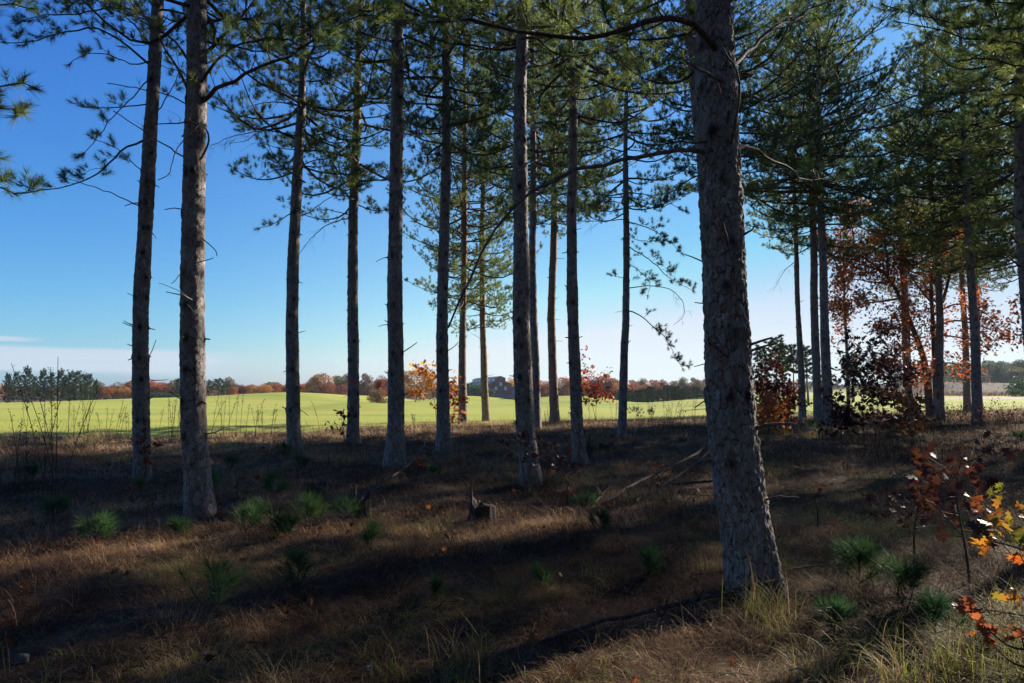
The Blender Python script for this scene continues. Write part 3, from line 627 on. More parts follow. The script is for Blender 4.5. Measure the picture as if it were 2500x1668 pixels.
H_('t14', [(1768, 862, 5.28), (1745, 845, 5.15), (1732, 838, 5.1)], .017, False, tl=0, r1=.011)
H_('t14', [(1776, 600, 5.27), (1774, 575, 5.18), (1768, 560, 5.15), (1765, 542, 5.12)], .014, False, tl=0, r1=.006)
H_('t14', [(1845, 1046, 5.4), (1880, 1036, 5.25), (1930, 1034, 5.1), (1945, 1037, 5.05)], .020, False, tl=.25, spacing=.25, droop=.8, r1=.006)
H_('t14', [(1758, 235, 5.25), (1752, 200, 5.2)], .02, False, tl=0)
H_('t14', [(1850, 1225, 5.4), (1900, 1212, 5.3), (1950, 1215, 5.2)], .011, False, tl=.2, spacing=.25)
# second pine
H_('t2', [(492, 250, 8.3), (530, 215, 8), (580, 190, 7.8), (650, 160, 7.6), (720, 120, 7.5), (800, 80, 7.4), (880, 40, 7.3), (960, 20, 7.2)], .030, True, tl=.65, s0=.25, spacing=.13)
H_('t2', [(490, 140, 8.3), (557, 78, 8.1), (607, 20, 7.9), (660, -40, 7.8)], .028, True, tl=.6)
H_('t2', [(490, 60, 8.3), (570, 40, 8.5), (660, 60, 8.8), (740, 70, 9.1), (820, 40, 9.3)], .024, True, tl=.7, s0=.2)
H_('t2', [(470, 240, 8.3), (440, 180, 8.1), (400, 110, 7.9), (360, 50, 7.7), (330, 0, 7.6), (300, -50, 7.5)], .020, False, tl=.6, spacing=.2, s0=.2)
H_('t2', [(492, 200, 8.2), (540, 130, 7.8), (600, 100, 7.5), (680, 90, 7.3), (760, 120, 7.2), (820, 110, 7.1)], .02, True, tl=.6, spacing=.13, s0=.25, sub=4)
H_('t2', [(494, 100, 8.3), (560, 110, 8.6), (640, 130, 8.9), (700, 110, 9.2)], .02, True, tl=.6, spacing=.14, sub=4)
H_('t2', [(480, 190, 8.15), (478, 200, 7.9), (455, 185, 7.8), (440, 170, 7.75)], .012, True, tl=.35, spacing=.1)
H_('t2', [(462, 150, 8.3), (420, 90, 8.6), (360, 60, 8.9), (300, 20, 9.2)], .018, True, tl=.5, spacing=.22)
H_('t2', [(458, 255, 8.3), (400, 228, 8.2), (330, 215, 8), (260, 203, 7.9)], .009, False, tl=.45, spacing=.2, s0=.3)
H_('t2', [(450, 385, 8.3), (380, 340, 8.1), (320, 300, 8), (275, 270, 7.9)], .010, False, tl=.45, spacing=.3, s0=.45)
H_('t2', [(490, 388, 8.2), (512, 350, 8), (508, 308, 7.9), (470, 298, 7.85), (420, 300, 7.8), (385, 308, 7.8), (350, 290, 7.8)], .014, False, tl=.4, spacing=.14, s0=.3, curl=.8, jit=.5)
H_('t2', [(490, 300, 8.2), (440, 350, 8.0), (420, 390, 7.9), (417, 430, 7.9), (385, 440, 7.9)], .006, False, tl=.3, spacing=.2, jit=.4)
H_('t2', [(450, 512, 8.3), (425, 508, 8.2), (402, 512, 8.1)], .008, False, tl=.12, spacing=.1)
H_('t2', [(492, 582, 8.25), (515, 600, 8.1), (530, 615, 8.05), (530, 625, 8.05)], .007, False, tl=.1, spacing=.15)
H_('t2', [(485, 640, 8.3), (510, 634, 8.15), (521, 630, 8.1)], .008, False, tl=0)
H_('t2', [(488, 590, 8.12), (465, 640, 8.05), (440, 670, 8.0), (420, 693, 7.95)], .006, False, tl=.2, spacing=.2, r1=.004)
H_('t2', [(468, 732, 8.15), (450, 722, 8.0), (420, 716, 7.95), (405, 713, 7.9)], .011, False, tl=0)
H_('t2', [(465, 730, 8.12), (440, 712, 8.0), (410, 698, 7.95), (388, 691, 7.9)], .005, False, tl=0, r1=.003)
H_('t2', [(458, 745, 8.12), (468, 755, 8.08), (471, 762, 8.1)], .008, False, tl=0, r1=.005)
# leftmost pine
H_('t1', [(350, 343, 11.75), (310, 355, 11.5), (270, 395, 11.2), (210, 445, 10.8), (150, 460, 10.5), (90, 470, 10.3), (20, 440, 10)], .020, True, tl=.55, spacing=.17, s0=.2)
H_('t1', [(338, 502, 11.75), (270, 470, 11.5), (210, 450, 11.3), (150, 432, 11)], .011, False, tl=.3, spacing=.5, s0=.5)
H_('t1', [(365, 158, 11.75), (310, 112, 11.5), (250, 65, 11.2), (180, 70, 11), (100, 95, 10.6), (30, 110, 10.2), (-30, 100, 10)], .022, True, tl=.6, spacing=.15, s0=.2)
H_('t1', [(362, 255, 11.75), (300, 262, 11.5), (240, 265, 11.2), (190, 260, 11), (165, 245, 10.9)], .013, True, tl=.4, spacing=.17, s0=.45)
H_('t1', [(368, 190, 11.75), (330, 230, 11.3), (290, 270, 11), (240, 330, 10.8), (200, 380, 10.6)], .013, True, tl=.5, spacing=.2, s0=.35)
H_('t1', [(372, 120, 11.75), (330, 60, 12.1), (270, 10, 12.4), (180, -10, 12.6)], .02, True, tl=.6, spacing=.16)
H_('t1', [(385, 60, 11.75), (330, 20, 11.3), (250, 20, 10.9), (170, 40, 10.5), (100, 30, 10.2), (40, 60, 10)], .022, True, tl=.7, spacing=.14, s0=.2, sub=4)
H_('t1', [(388, 30, 11.75), (340, -20, 11.6), (270, -30, 11.2), (200, -5, 10.9), (150, 30, 10.7)], .022, True, tl=.7, spacing=.14, s0=.2, sub=4)
H_('t1', [(366, 150, 11.75), (320, 160, 11.3), (270, 130, 11), (200, 130, 10.8), (165, 160, 10.7)], .014, True, tl=.5, spacing=.16, s0=.4)
H_('t1', [(380, 90, 11.9), (410, 60, 12.3), (450, 40, 12.6), (470, 90, 12.7)], .016, True, tl=.6, spacing=.15)
H_('t1', [(370, 300, 11.9), (400, 250, 12.4), (440, 180, 12.8), (430, 120, 13)], .014, True, tl=.5, spacing=.2)
H_('t1', [(360, 425, 11.7), (330, 405, 11.4), (300, 370, 11.2), (255, 350, 11.0), (215, 330, 10.9)], .010, True, tl=.45, spacing=.2, s0=.3)
H_('t1', [(323, 793, 11.8), (312, 789, 11.6), (302, 783, 11.5)], .012, False, tl=0)
H_('t1', [(361, 878, 11.75), (374, 850, 11.7), (381, 830, 11.7)], .008, False, tl=0, r1=.005)
H_('t1', [(323, 845, 11.8), (310, 840, 11.6)], .009, False, tl=0)
# third and fourth pines: drooping bare branches
H_('t3', [(725, 257, 16.5), (690, 250, 16.2), (640, 250, 15.9), (600, 265, 15.6)], .022, False, tl=1.1, spacing=.22, droop=.5, s0=.2, jit=.3)
H_('t3', [(722, 332, 16.5), (660, 318, 16.1), (600, 325, 15.8), (545, 340, 15.5), (510, 360, 15.3)], .020, False, tl=1.1, spacing=.22, droop=.6, s0=.25, jit=.3)
H_('t3', [(728, 270, 16.5), (680, 290, 16), (640, 320, 15.6), (600, 345, 15.3), (560, 350, 15.2)], .018, False, tl=.9, spacing=.25, droop=.5, s0=.3, jit=.3)
H_('t3', [(718, 413, 16.5), (680, 412, 16.2), (650, 425, 16), (625, 442, 15.8)], .015, False, tl=.9, spacing=.25, droop=.6, s0=.2, jit=.3)
H_('t3', [(722, 512, 16.4), (690, 535, 16.2), (655, 552, 16), (625, 560, 15.8)], .015, True, tl=.55, spacing=.13, s0=.3)
H_('t3', [(725, 535, 16.5), (760, 515, 17), (800, 485, 17.4), (840, 470, 17.8)], .018, True, tl=.5, spacing=.5, s0=.6)
H_('t3', [(735, 200, 16.4), (700, 205, 16), (660, 215, 15.7), (620, 240, 15.5)], .018, True, tl=.8, spacing=.16)
H_('t3', [(722, 410, 16.5), (770, 390, 17), (830, 385, 17.4), (860, 392, 17.6)], .02, True, tl=.7, spacing=.3)
H_('t4', [(856, 530, 18.8), (800, 548, 18.5), (770, 570, 18.2), (745, 600, 18), (732, 620, 18)], .018, False, tl=.8, spacing=.22, droop=.4, s0=.35, jit=.3)
H_('t4', [(856, 525, 18.8), (800, 512, 18.5), (760, 514, 18.2), (735, 530, 18)], .016, False, tl=.8, spacing=.25, droop=.6, s0=.3)
H_('t4', [(858, 335, 18.9), (820, 325, 18.6), (780, 340, 18.3), (750, 350, 18.1)], .018, True, tl=.8, spacing=.18)
H_('t4', [(860, 295, 18.9), (820, 285, 18.6), (780, 290, 18.3), (755, 285, 18.1)], .018, True, tl=.8, spacing=.18)
H_('t4', [(862, 430, 18.9), (820, 420, 18.5), (790, 440, 18.2), (760, 435, 18)], .016, True, tl=.8, spacing=.18)
H_('t4', [(868, 460, 18.9), (910, 440, 19.4), (950, 440, 19.8), (990, 470, 20)], .018, True, tl=.8, spacing=.2)
H_('t5', [(955, 625, 13.1), (930, 632, 13), (918, 640, 12.9)], .008, False, tl=0)
# slender pine's drooping sprays
q_ = dict(tl=.75, spacing=.15, s0=.2, wd=.009, K=38, sub=4)
H_('t13', [(1530, 541, 21.5), (1575, 552, 21.2), (1615, 575, 21), (1646, 600, 20.8), (1668, 620, 20.7)], .022, True, **q_)
H_('t13', [(1530, 601, 21.5), (1578, 625, 21.2), (1610, 657, 21), (1646, 689, 20.8), (1696, 711, 20.7)], .020, True, **q_)
H_('t13', [(1530, 704, 21.5), (1593, 696, 21.2), (1636, 704, 21), (1668, 732, 20.8), (1675, 771, 20.7), (1646, 796, 20.6)], .018, False, tl=.6, spacing=.25, droop=.8, s0=.4, jit=.4)
H_('t13', [(1530, 758, 21.5), (1557, 763, 21.3), (1593, 796, 21.1), (1628, 828, 20.9), (1653, 878, 20.8), (1668, 905, 20.7)], .022, True, **q_)
H_('t13', [(1530, 680, 21.5), (1503, 675, 21.2), (1483, 668, 21)], .012, True, tl=.45, spacing=.16, s0=.3, wd=.008)
H_('t13', [(1530, 640, 21.5), (1560, 660, 21), (1590, 690, 20.6), (1580, 725, 20.4)], .014, True, **q_)
H_('t13', [(1530, 535, 21.5), (1470, 541, 21.2), (1420, 540, 21), (1370, 534, 20.8)], .018, False, tl=.9, spacing=.2, droop=.4, s0=.3, jit=.3)
H_('t13', [(1530, 500, 21.5), (1490, 490, 21), (1450, 500, 20.6), (1440, 520, 20.5)], .018, True, **q_)
H_('t13', [(1530, 470, 21.5), (1580, 475, 21), (1640, 500, 20.6), (1680, 520, 20.4)], .022, True, **q_)
H_('t13', [(1530, 560, 21.5), (1545, 585, 21), (1590, 590, 20.8), (1630, 585, 20.6)], .012, True, **q_)
H_('t15', [(1720, 420, 8.8), (1680, 440, 9.2), (1640, 470, 9.6), (1600, 475, 10)], .012, True, tl=.4, spacing=.22, s0=.4)
H_('t16', [(1940, 640, 33), (1915, 660, 32.6), (1898, 690, 32.4), (1888, 712, 32.3)], .02, False, tl=.9, spacing=.3, droop=.5)
H_('t22', [(2378, 640, 27.8), (2430, 620, 27), (2480, 640, 26.4), (2530, 690, 26)], .03, True, tl=.9, spacing=.2, wd=.011, K=26)
H_('t22', [(2372, 560, 27.8), (2430, 560, 27), (2490, 540, 26.4)], .03, True, tl=.9, spacing=.2, wd=.011, K=26)
for px_, py_ in ((2440, 560), (2420, 500), (2400, 420), (2380, 350), (2420, 610)):
    H_('t23', [(2490, py_ + 40, 15.7), ((2490 + px_) / 2, py_ + 10, 15.2), (px_, py_, 14.8), (px_ - 60, py_ + 20, 14.5)], .022, True, tl=.7, spacing=.16, wd=.0075, K=34)

# ------------------------------------------------------------------ the rest of the plantation (beside and behind the camera)
def straight(key, seed, H, z0, rmax, per=5.0):
    g = np.random.default_rng(seed)
    cen = lambda z: (.06 * math.sin(z * .4 + seed), .06 * math.sin(z * .33 + seed * 2))
    rad = lambda z: max(.012, .17 * (1 - z / H) ** .75 + .01)
    t = thing('pine_tree', 'tall straight pine of the same plantation standing outside the picture', 'pine tree', (0, 0, 0), 'pines around the viewpoint')
    tr = trunk_mesh('trunk', cen, rad, H - .1, 16, .12, -.25, M['bark'], t, (0, 0, 0), seed)
    cr = crown(g, cen, rad, z0, H, rmax, 12, .013, 'crown', t, (0, 0, 0), .2, 4, per=per, tl=.7)
    return t
tmpl = [straight('a', 11, 17.5, 7.5, 2.6), straight('b', 12, 18.3, 6.8, 2.8), straight('c', 13, 16.5, 7.8, 2.4)]
def copy_thing(t, loc, rot=0, sc_=1.0, label=None, group=None, mats=None):
    r = t.copy(); COL.objects.link(r); r.location = loc; r.rotation_euler = (0, 0, rot); r.scale = (sc_,) * 3 if not hasattr(sc_, '__len__') else sc_
    if label: r['label'] = label
    if group: r['group'] = group
    for ch in t.children:
        c = ch.copy(); COL.objects.link(c); c.parent = r
        if mats and c.name.split('.')[0] in mats:
            i, m_ = mats[c.name.split('.')[0]]
            c.material_slots[i].link = 'OBJECT'; c.material_slots[i].material = m_
    return r
g = np.random.default_rng(5)
spots = []
for ix in range(-9, 10):
    for iy in range(-8, 13):
        x = ix * 3.6 + g.normal(0, .5) + (iy % 2) * 1.2; y = iy * 3.9 + g.normal(0, .6)
        inframe = y > -1.0 and abs(x) < (.765 * y + .5 if (x > 0 and y > 9) else .80 * y + 3.2)
        if x < 0 and y > 1: inframe = inframe or True
        if inframe or (y > edgeY(x, y) - 1 and y > 5): continue
        if y > 18 and x < 0: continue
        if x > 33: continue
        if y > 2 and x > 0 and g.random() < .12: continue
        spots.append((x, y))
GAPS = [(19.7, 20.3, 1.2), (14.5, 15.2, 1.2), (18.0, 16.2, 1.2)]  # openings shaped among the unseen pines to let sun patches through
used = [False] * 3
for (x, y) in spots:
    if any((x - a) ** 2 + (y - b) ** 2 < c * c for a, b, c in GAPS): continue
    i = int(g.integers(0, 3)); rot = g.uniform(0, 6.28); s = g.uniform(.9, 1.1); z = gz(x, y)
    if not used[i]: t = tmpl[i]; t.location = (x, y, z); t.rotation_euler.z = rot; used[i] = True
    else: copy_thing(tmpl[i], (x, y, z), rot, s)
for (x, y, s) in ((10.0, 5.3, .74), (12.2, 4.4, .78), (11.2, 7.6, .74)): copy_thing(tmpl[1], (x, y, gz(x, y)), x, s)  # extra unseen pines added to shade the left foreground
# the pine just beyond the left edge whose branches reach into the picture
tl_ = np.array([-6.3, 6.6, gz(-6.3, 6.6)])
tL = thing('pine_tree', 'pine beyond the left edge, needle branches poking in against blue sky', 'pine tree', tl_)
cenL = lambda z: (-6.3, 6.6 + .05 * math.sin(z)); radL = lambda z: max(.012, .17 * (1 - z / 17) ** .7)
trunk_mesh('trunk', cenL, radL, 16.9, 20, .08, tl_[2] - .15, M['bark'], tL, tl_, 31)
gL = np.random.default_rng(77)
crown(gL, cenL, radL, 6.9, 17, 2.3, 14, .005, 'crown', tL, tl_)
kw = dict(tl=.38, spacing=.11, s0=.45, K=44)
hero(gL, tL, tl_, [(-330, 300, 6.6), (-180, 270, 6.3), (-60, 235, 6.1), (10, 205, 6), (60, 195, 5.9), (85, 215, 5.9)], .016, True, **kw)
hero(gL, tL, tl_, [(-330, 290, 6.6), (-150, 290, 6.2), (-40, 270, 6.0), (20, 255, 5.9), (60, 280, 5.85)], .014, True, **kw)
hero(gL, tL, tl_, [(-330, 420, 6.6), (-180, 420, 6.3), (-60, 440, 6.1), (20, 465, 6), (75, 480, 5.9), (98, 462, 5.9)], .016, True, **kw)
hero(gL, tL, tl_, [(-330, 400, 6.6), (-150, 380, 6.2), (-50, 365, 6.1), (-5, 375, 6)], .012, True, **kw)
hero(gL, tL, tl_, [(-330, 120, 6.6), (-180, 60, 6.3), (-60, 20, 6.1), (20, 5, 6), (90, 25, 5.9)], .016, True, **kw)
# the pine beyond the right edge: dark overhanging foliage in the upper right
tr_ = np.array([7.6, 7.2, gz(7.6, 7.2)])
tR = thing('pine_tree', 'near pine beyond the upper right corner, long needles hanging into view', 'pine tree', tr_)
cenR = lambda z: (7.6 - .02 * z, 7.2); radR = lambda z: max(.012, .18 * (1 - z / 17.5) ** .7)
trunk_mesh('trunk', cenR, radR, 17.4, 20, .08, tr_[2] - .15, M['bark'], tR, tr_, 33)
gR = np.random.default_rng(78)
crown(gR, cenR, radR, 6.2, 17.5, 2.5, 16, .005, 'crown', tR, tr_)
kw = dict(tl=.55, spacing=.10, s0=.25, K=40)
for pts in ([(2950, 60, 7.2), (2700, 60, 7.0), (2500, 70, 6.9), (2350, 60, 6.8), (2230, 40, 6.8), (2150, 15, 6.8)],
            [(2950, 20, 7.2), (2700, 90, 7.0), (2520, 110, 6.9), (2380, 95, 6.8), (2260, 75, 6.8), (2180, 60, 6.8)],
            [(2950, 150, 7.2), (2750, 170, 6.9), (2600, 170, 6.7), (2450, 150, 6.6), (2340, 150, 6.5)],
            [(2950, -60, 7.2), (2750, -20, 7.0), (2550, 10, 6.9), (2400, 5, 6.8), (2280, -20, 6.8)],
            [(2950, 230, 7.2), (2800, 260, 7.0), (2650, 260, 6.9), (2520, 240, 6.8), (2440, 230, 6.8)]):
    hero(gR, tR, tr_, pts, .022, True, **kw)

# ------------------------------------------------------------------ oaks and oak saplings
def woody(name, label, cat, base_px, Y, limbs, leafm, size, r0=.03, tl=.5, spacing=.12, per=3, spread=.08, lob=True, group=None, auto=0, height=2, seed=1, sub=3, s0=.3, up=.2, bark='limb', droop=.0, hang=.35, sides=8, extra=None):
    """limbs: list of (pixel paths, r0, r1, has_leaves)"""
    g = np.random.default_rng(seed); x, y, _ = at(base_px, 900, Y); loc = np.array([x, y, gz(x, y)])
    t = thing(name, label, cat, loc, group); stem = MB(); tw = MB(); lv = MB(); TP, TD = [], []
    for pts, a, b, leafy in limbs:
        P = path(pts)
        if pts[0][1] == 'g': pass
        P = resample(P, 14)[None]; L = np.array([np.sum(np.linalg.norm(np.diff(P[0], axis=0), axis=1))])
        stem.tube(P, (a + (b - a) * np.linspace(0, 1, 14) ** .9)[None], sides, 0)
        if leafy:
            ex, tp, td = grow(g, P, L, max(a * .6, .008), spacing, tl, s0, sub, .25, droop, up, jit=.3, flat=.7)
            for W, rr in ex: tw.tube(W, rr, 3, 0)
            TP += [tp, P[:, -1]]; TD += [td, nrm(P[:, -1] - P[:, -2])]
    stem.build('trunk' if cat == 'tree' else 'stem', [M[bark]], t, loc)
    if tw.n: tw.build('twigs', [M['limb']], t, loc)
    if TP:
        v, f = leaves(g, np.concatenate(TP), np.concatenate(TD), size, per, spread, lob, hang)
        mk('crown', v, f, [M[leafm]], None, t, False, loc)
    return t
def gp(px, Y, dz=0.):
    """photo y of the ground at photo x, depth Y"""
    x = (px - 1250) / F * Y; z = gz(x, Y) + dz - CZ
    # invert: z/Y = (st + ct b)/(ct - st b)
    k = z / Y; b = (k * ct - st) / (ct + k * st); return 834 - b * F

# the orange oak
Yo = 33.0
oak = woody('oak_tree', 'orange leaved oak with leaning grey stems between the pines on the right', 'tree', 2271, Yo, [
    ([(2272, gp(2272, Yo, -.1), Yo), (2260, 875, Yo), (2240, 830, Yo), (2221, 786, Yo), (2200, 728, Yo), (2182, 690, Yo), (2168, 671, Yo), (2140, 643, Yo), (2110, 632, Yo), (2080, 610, Yo)], .20, .03, True),
    ([(2290, gp(2290, Yo, -.1), Yo + .5), (2282, 880, Yo + .5), (2278, 800, Yo + .5), (2275, 740, Yo + .5), (2270, 660, Yo + .5), (2290, 600, Yo + .5), (2310, 560, Yo + .6)], .18, .03, True),
    ([(2300, 740, Yo + .5), (2315, 690, Yo + .3), (2325, 640, Yo), (2332, 600, Yo), (2330, 540, Yo)], .09, .02, True),
    ([(2168, 671, Yo), (2166, 620, Yo), (2160, 590, Yo), (2140, 575, Yo)], .07, .02, True),
    ([(2200, 728, Yo), (2160, 735, Yo - .5), (2120, 740, Yo - .8), (2080, 745, Yo - 1), (2040, 760, Yo - 1.2)], .06, .015, True),
    ([(2182, 690, Yo), (2130, 690, Yo - .5), (2085, 680, Yo - .7), (2055, 690, Yo - 1)], .05, .015, True),
    ([(2240, 830, Yo), (2200, 800, Yo - 1), (2170, 805, Yo - 1.5), (2140, 815, Yo - 2)], .05, .015, True),
    ([(2278, 800, Yo), (2330, 780, Yo - .4), (2380, 790, Yo - .6), (2430, 810, Yo - .8), (2455, 815, Yo - 1)], .06, .015, True),
    ([(2276, 770, Yo), (2330, 740, Yo - .4), (2380, 750, Yo - .6), (2420, 775, Yo - .8)], .05, .015, True),
    ([(2278, 820, Yo), (2320, 820, Yo - 1), (2370, 830, Yo - 1.2), (2420, 855, Yo - 1.4)], .05, .015, True),
    ([(2240, 830, Yo), (2210, 850, Yo - 1), (2180, 875, Yo - 1.5), (2160, 890, Yo - 2)], .05, .015, True),
    ([(2260, 880, Yo), (2220, 900, Yo - 1), (2180, 905, Yo - 1.5), (2130, 910, Yo - 1.9)], .05, .015, True),
    ([(2282, 890, Yo), (2320, 885, Yo - 1), (2350, 895, Yo - 1.2), (2372, 902, Yo - 1.4)], .05, .015, True),
    ([(2282, 880, Yo), (2290, 900, Yo - 1), (2260, 915, Yo - 1.5), (2220, 925, Yo - 2)], .04, .012, True),
    ([(2168, 671, Yo), (2120, 650, Yo - .5), (2070, 640, Yo - .7), (2050, 620, Yo - .8)], .05, .015, True),
    ([(2275, 740, Yo), (2240, 700, Yo - .8), (2215, 660, Yo - 1), (2200, 610, Yo - 1)], .05, .015, True),
    ([(2290, 600, Yo), (2260, 560, Yo), (2230, 530, Yo), (2200, 520, Yo)], .05, .015, True),
], 'leaf_orange', .15, tl=1.25, spacing=.18, per=13, spread=.19, seed=3, bark='deadwood', sides=10, s0=.35)
oak2 = woody('oak_tree', 'second orange oak crown glowing behind the paired pine trunks', 'tree', 2068, 45, [
    ([(2072, gp(2072, 45, -.1), 45), (2068, 850, 45), (2060, 740, 45), (2062, 650, 45), (2055, 560, 45), (2070, 510, 45)], .14, .03, True),
    ([(2062, 700, 45), (2040, 640, 45), (2020, 600, 45), (2000, 590, 45)], .07, .02, True),
    ([(2062, 660, 45), (2090, 620, 45), (2120, 590, 45), (2140, 590, 45)], .07, .02, True),
    ([(2062, 760, 45), (2040, 740, 45), (2020, 750, 45)], .06, .02, True),
    ([(2062, 580, 45), (2090, 540, 45), (2090, 510, 45)], .05, .02, True)], 'leaf_orange', .18, tl=1.5, spacing=.24, per=18, spread=.25, seed=4, bark='deadwood')
oak3 = woody('oak_tree', 'oak with reddish leaves hanging at the far right edge behind the dark pine', 'tree', 2560, 30, [
    ([(2575, gp(2575, 30, -.1), 30), (2570, 850, 30), (2560, 740, 30), (2570, 650, 30)], .12, .03, True),
    ([(2568, 800, 30), (2530, 780, 30), (2500, 800, 30), (2490, 830, 30)], .06, .02, True),
    ([(2562, 740, 30), (2530, 720, 30), (2495, 735, 30)], .06, .02, True)], 'leaf_red', .18, tl=1.2, spacing=.22, per=8, spread=.22, seed=5, bark='deadwood')

def sapling(name, label, px, Y, h, leafm, size, n=5, lean=0., r=.012, tl=.35, per=2, spread=.05, seed=1, spacing=.1, spreadx=.45, s0=.35, lob=True, group=None, sub=2, hang=.35, cat='sapling', low=.25, stems=1, fold=.05):
    per = int(per * (2.2 if Y > 12 else 1.6) + .5)
    g = np.random.default_rng(seed); x = (px - 1250) / F * Y; loc = np.array([x, Y, gz(x, Y)])
    t = thing(name, label, cat, loc, group); sm_ = MB(); tw = MB(); TP, TD = [], []
    for s_ in range(stems):
        a0 = g.uniform(0, 6.28); hh = h * (1 if s_ == 0 else g.uniform(.55, .95)); ln = lean * hh + (0 if s_ == 0 else g.normal(0, .22) * hh)
        tq = np.linspace(0, 1, 12); S = loc + np.stack([ln * tq ** 1.3 + fold * hh * np.sin(tq * 5 + a0) * tq, g.normal(0, .05) * hh * tq + .03 * hh * np.sin(tq * 7 + a0) * tq, hh * tq - .04], 1)
        sm_.tube(S, r * (1 - .75 * tq), 6, 0)
        B = n; zz = np.linspace(low, .95, B) + g.normal(0, .03, B); zz = np.clip(zz, .05, .97)
        bp, _ = lerp_path(S[None], zz[None]); az = a0 + np.arange(B) * 2.4 + g.normal(0, .3, B)
        L = spreadx * h * (1.15 - zz * .75) * g.uniform(.6, 1.2, B) + .05; el = R(28) + g.normal(0, .25, B)
        P = limb_paths(g, bp[0], az, L, el, 7, .05, .2)
        tw.tube(P, (r * .5 * (1 - .6 * np.linspace(0, 1, 7)))[None] * np.ones((B, 1)), 4, 0)
        ex, tp, td = grow(g, P, L, r, spacing, tl, s0, sub, .2, 0, .25, tipr=.0015)
        for W, rr in ex: tw.tube(W, rr, 3, 0)
        TP += [tp, P[:, -1], S[-1:]]; TD += [td, nrm(P[:, -1] - P[:, -2]), np.array([[0, 0, 1.]])]
    sm_.build('stem', [M['weed']], t, loc); tw.build('twigs', [M['weed']], t, loc)
    if leafm:
        v, f = leaves(g, np.concatenate(TP), np.concatenate(TD), size, per, spread, lob, hang)
        mk('leaves', v, f, [M[leafm]], None, t, False, loc)
    return t
# yellow and orange sapling behind the sixth pine
sapling('oak_sapling', 'bright yellow and orange oak sapling behind the dark pine trunk', 1072, 22, 2.05, 'leaf_yellow', .155, 9, lean=-.22, tl=.5, per=4, spread=.11, seed=21, spacing=.10, spreadx=.48, low=.45)
sapling('oak_sapling', 'small orange oak sprout glowing just right of the dark pine trunk', 1105, 23, 1.25, 'leaf_orange', .15, 7, lean=.1, tl=.35, per=3, spread=.1, seed=22, spacing=.11, spreadx=.4)
sapling('oak_sapling', 'red leaved oak sapling with bare thin stems at the field edge', 1455, 29, 1.75, 'leaf_red', .14, 9, lean=-.02, tl=.55, per=3, spread=.13, seed=23, spacing=.12, spreadx=.5, low=.5, stems=2)
sapling('oak_sapling', 'dense red and orange oak bush right behind the massive trunk', 1888, 24, 2.5, 'leaf_red', .14, 12, tl=.55, per=4, spread=.12, seed=24, spacing=.11, spreadx=.34, low=.15, stems=3)
sapling('oak_sapling', 'low orange lit oak sprout at the base of the red bush', 1872, 22, 1.2, 'leaf_orange', .13, 9, tl=.35, per=3, spread=.1, seed=25, spacing=.1, spreadx=.4, low=.1, stems=2)
sapling('oak_sapling', 'small yellowish shrub between the red bush and the thin lone pine', 1935, 27, 1.25, 'leaf_brown', .12, 7, tl=.35, per=2, spread=.08, seed=26, spreadx=.5, low=.2, stems=2)
# dark purple leaved saplings right of the paired trunks
for i, (px, Y, h, lab, mt_) in enumerate((
        (2105, 17.5, 2.75, 'tallest dark purple leaved oak sapling right of the paired trunks', 'leaf_purple'),
        (2130, 17.0, 2.2, 'dark leaved oak sapling with arching top beside the tallest purple one', 'leaf_purple'),
        (2075, 18.5, 2.2, 'dark oak sapling leaning against the blue grey paired trunk', 'leaf_purple'),
        (2185, 18.0, 2.0, 'dark leafy oak sapling in front of the oak crown left pine', 'leaf_purple'),
        (2215, 16.0, 1.35, 'low brown leaved oak sapling below the orange oak', 'leaf_brown'),
        (2050, 17.0, 1.1, 'knee high purple leaved sprout at the foot of the paired trunks', 'leaf_purple'))):
    sapling('oak_sapling', lab, px, Y, h, mt_, .135, 12, lean=(-.06, .05, -.05, .04, .1, 0)[i], tl=.42, per=3, spread=.09, seed=40 + i, spacing=.10, spreadx=.34, low=.22)
sapling('oak_sapling', 'thin sapling with a few yellow green leaves against the ringed paired trunk', 2003, 20, 1.9, 'leaf_mixed', .1, 4, tl=.2, per=1, spread=.03, seed=50, spacing=.3, spreadx=.12, low=.7)
# near right: glossy leaved saplings
sapling('oak_sapling', 'near dark glossy leaved oak sapling catching white sunlight glints', 2345, 5.6, 1.02, 'leaf_purple', .115, 10, lean=-.06, tl=.22, per=2, spread=.035, seed=61, spacing=.07, spreadx=.34, low=.42, hang=.15)
sapling('oak_sapling', 'maroon leaved oak sprout left of the near glossy leaved sapling', 2215, 6.3, .62, 'leaf_purple', .10, 7, tl=.2, per=2, spread=.03, seed=62, spacing=.08, spreadx=.5, low=.45)
sapling('oak_sapling', 'nearest sapling with large green yellow and orange lobed leaves at right edge', 2560, 3.9, .82, 'leaf_mixed', .09, 8, lean=-.22, tl=.25, per=2, spread=.03, seed=63, spacing=.07, spreadx=.42, low=.35, hang=.9, r=.008)
sapling('oak_sapling', 'low sprout of orange oak leaves under the nearest green yellow sapling', 2470, 3.5, .34, 'leaf_orange', .085, 6, tl=.15, per=2, spread=.02, seed=64, spacing=.08, spreadx=.8, low=.4)
sapling('oak_sapling', 'tiny sprout with three scarlet leaves right of the massive trunk', 1985, 7.4, .42, 'leaf_red', .085, 3, tl=.08, per=1, spread=.02, seed=65, spacing=.2, spreadx=.2, low=.85)
sapling('oak_sapling', 'sprout with rusty red leaves behind the lying branch, middle of shade', 1600, 9.5, .5, 'leaf_brown', .09, 4, tl=.1, per=1, spread=.03, seed=66, spacing=.15, spreadx=.35, low=.6)
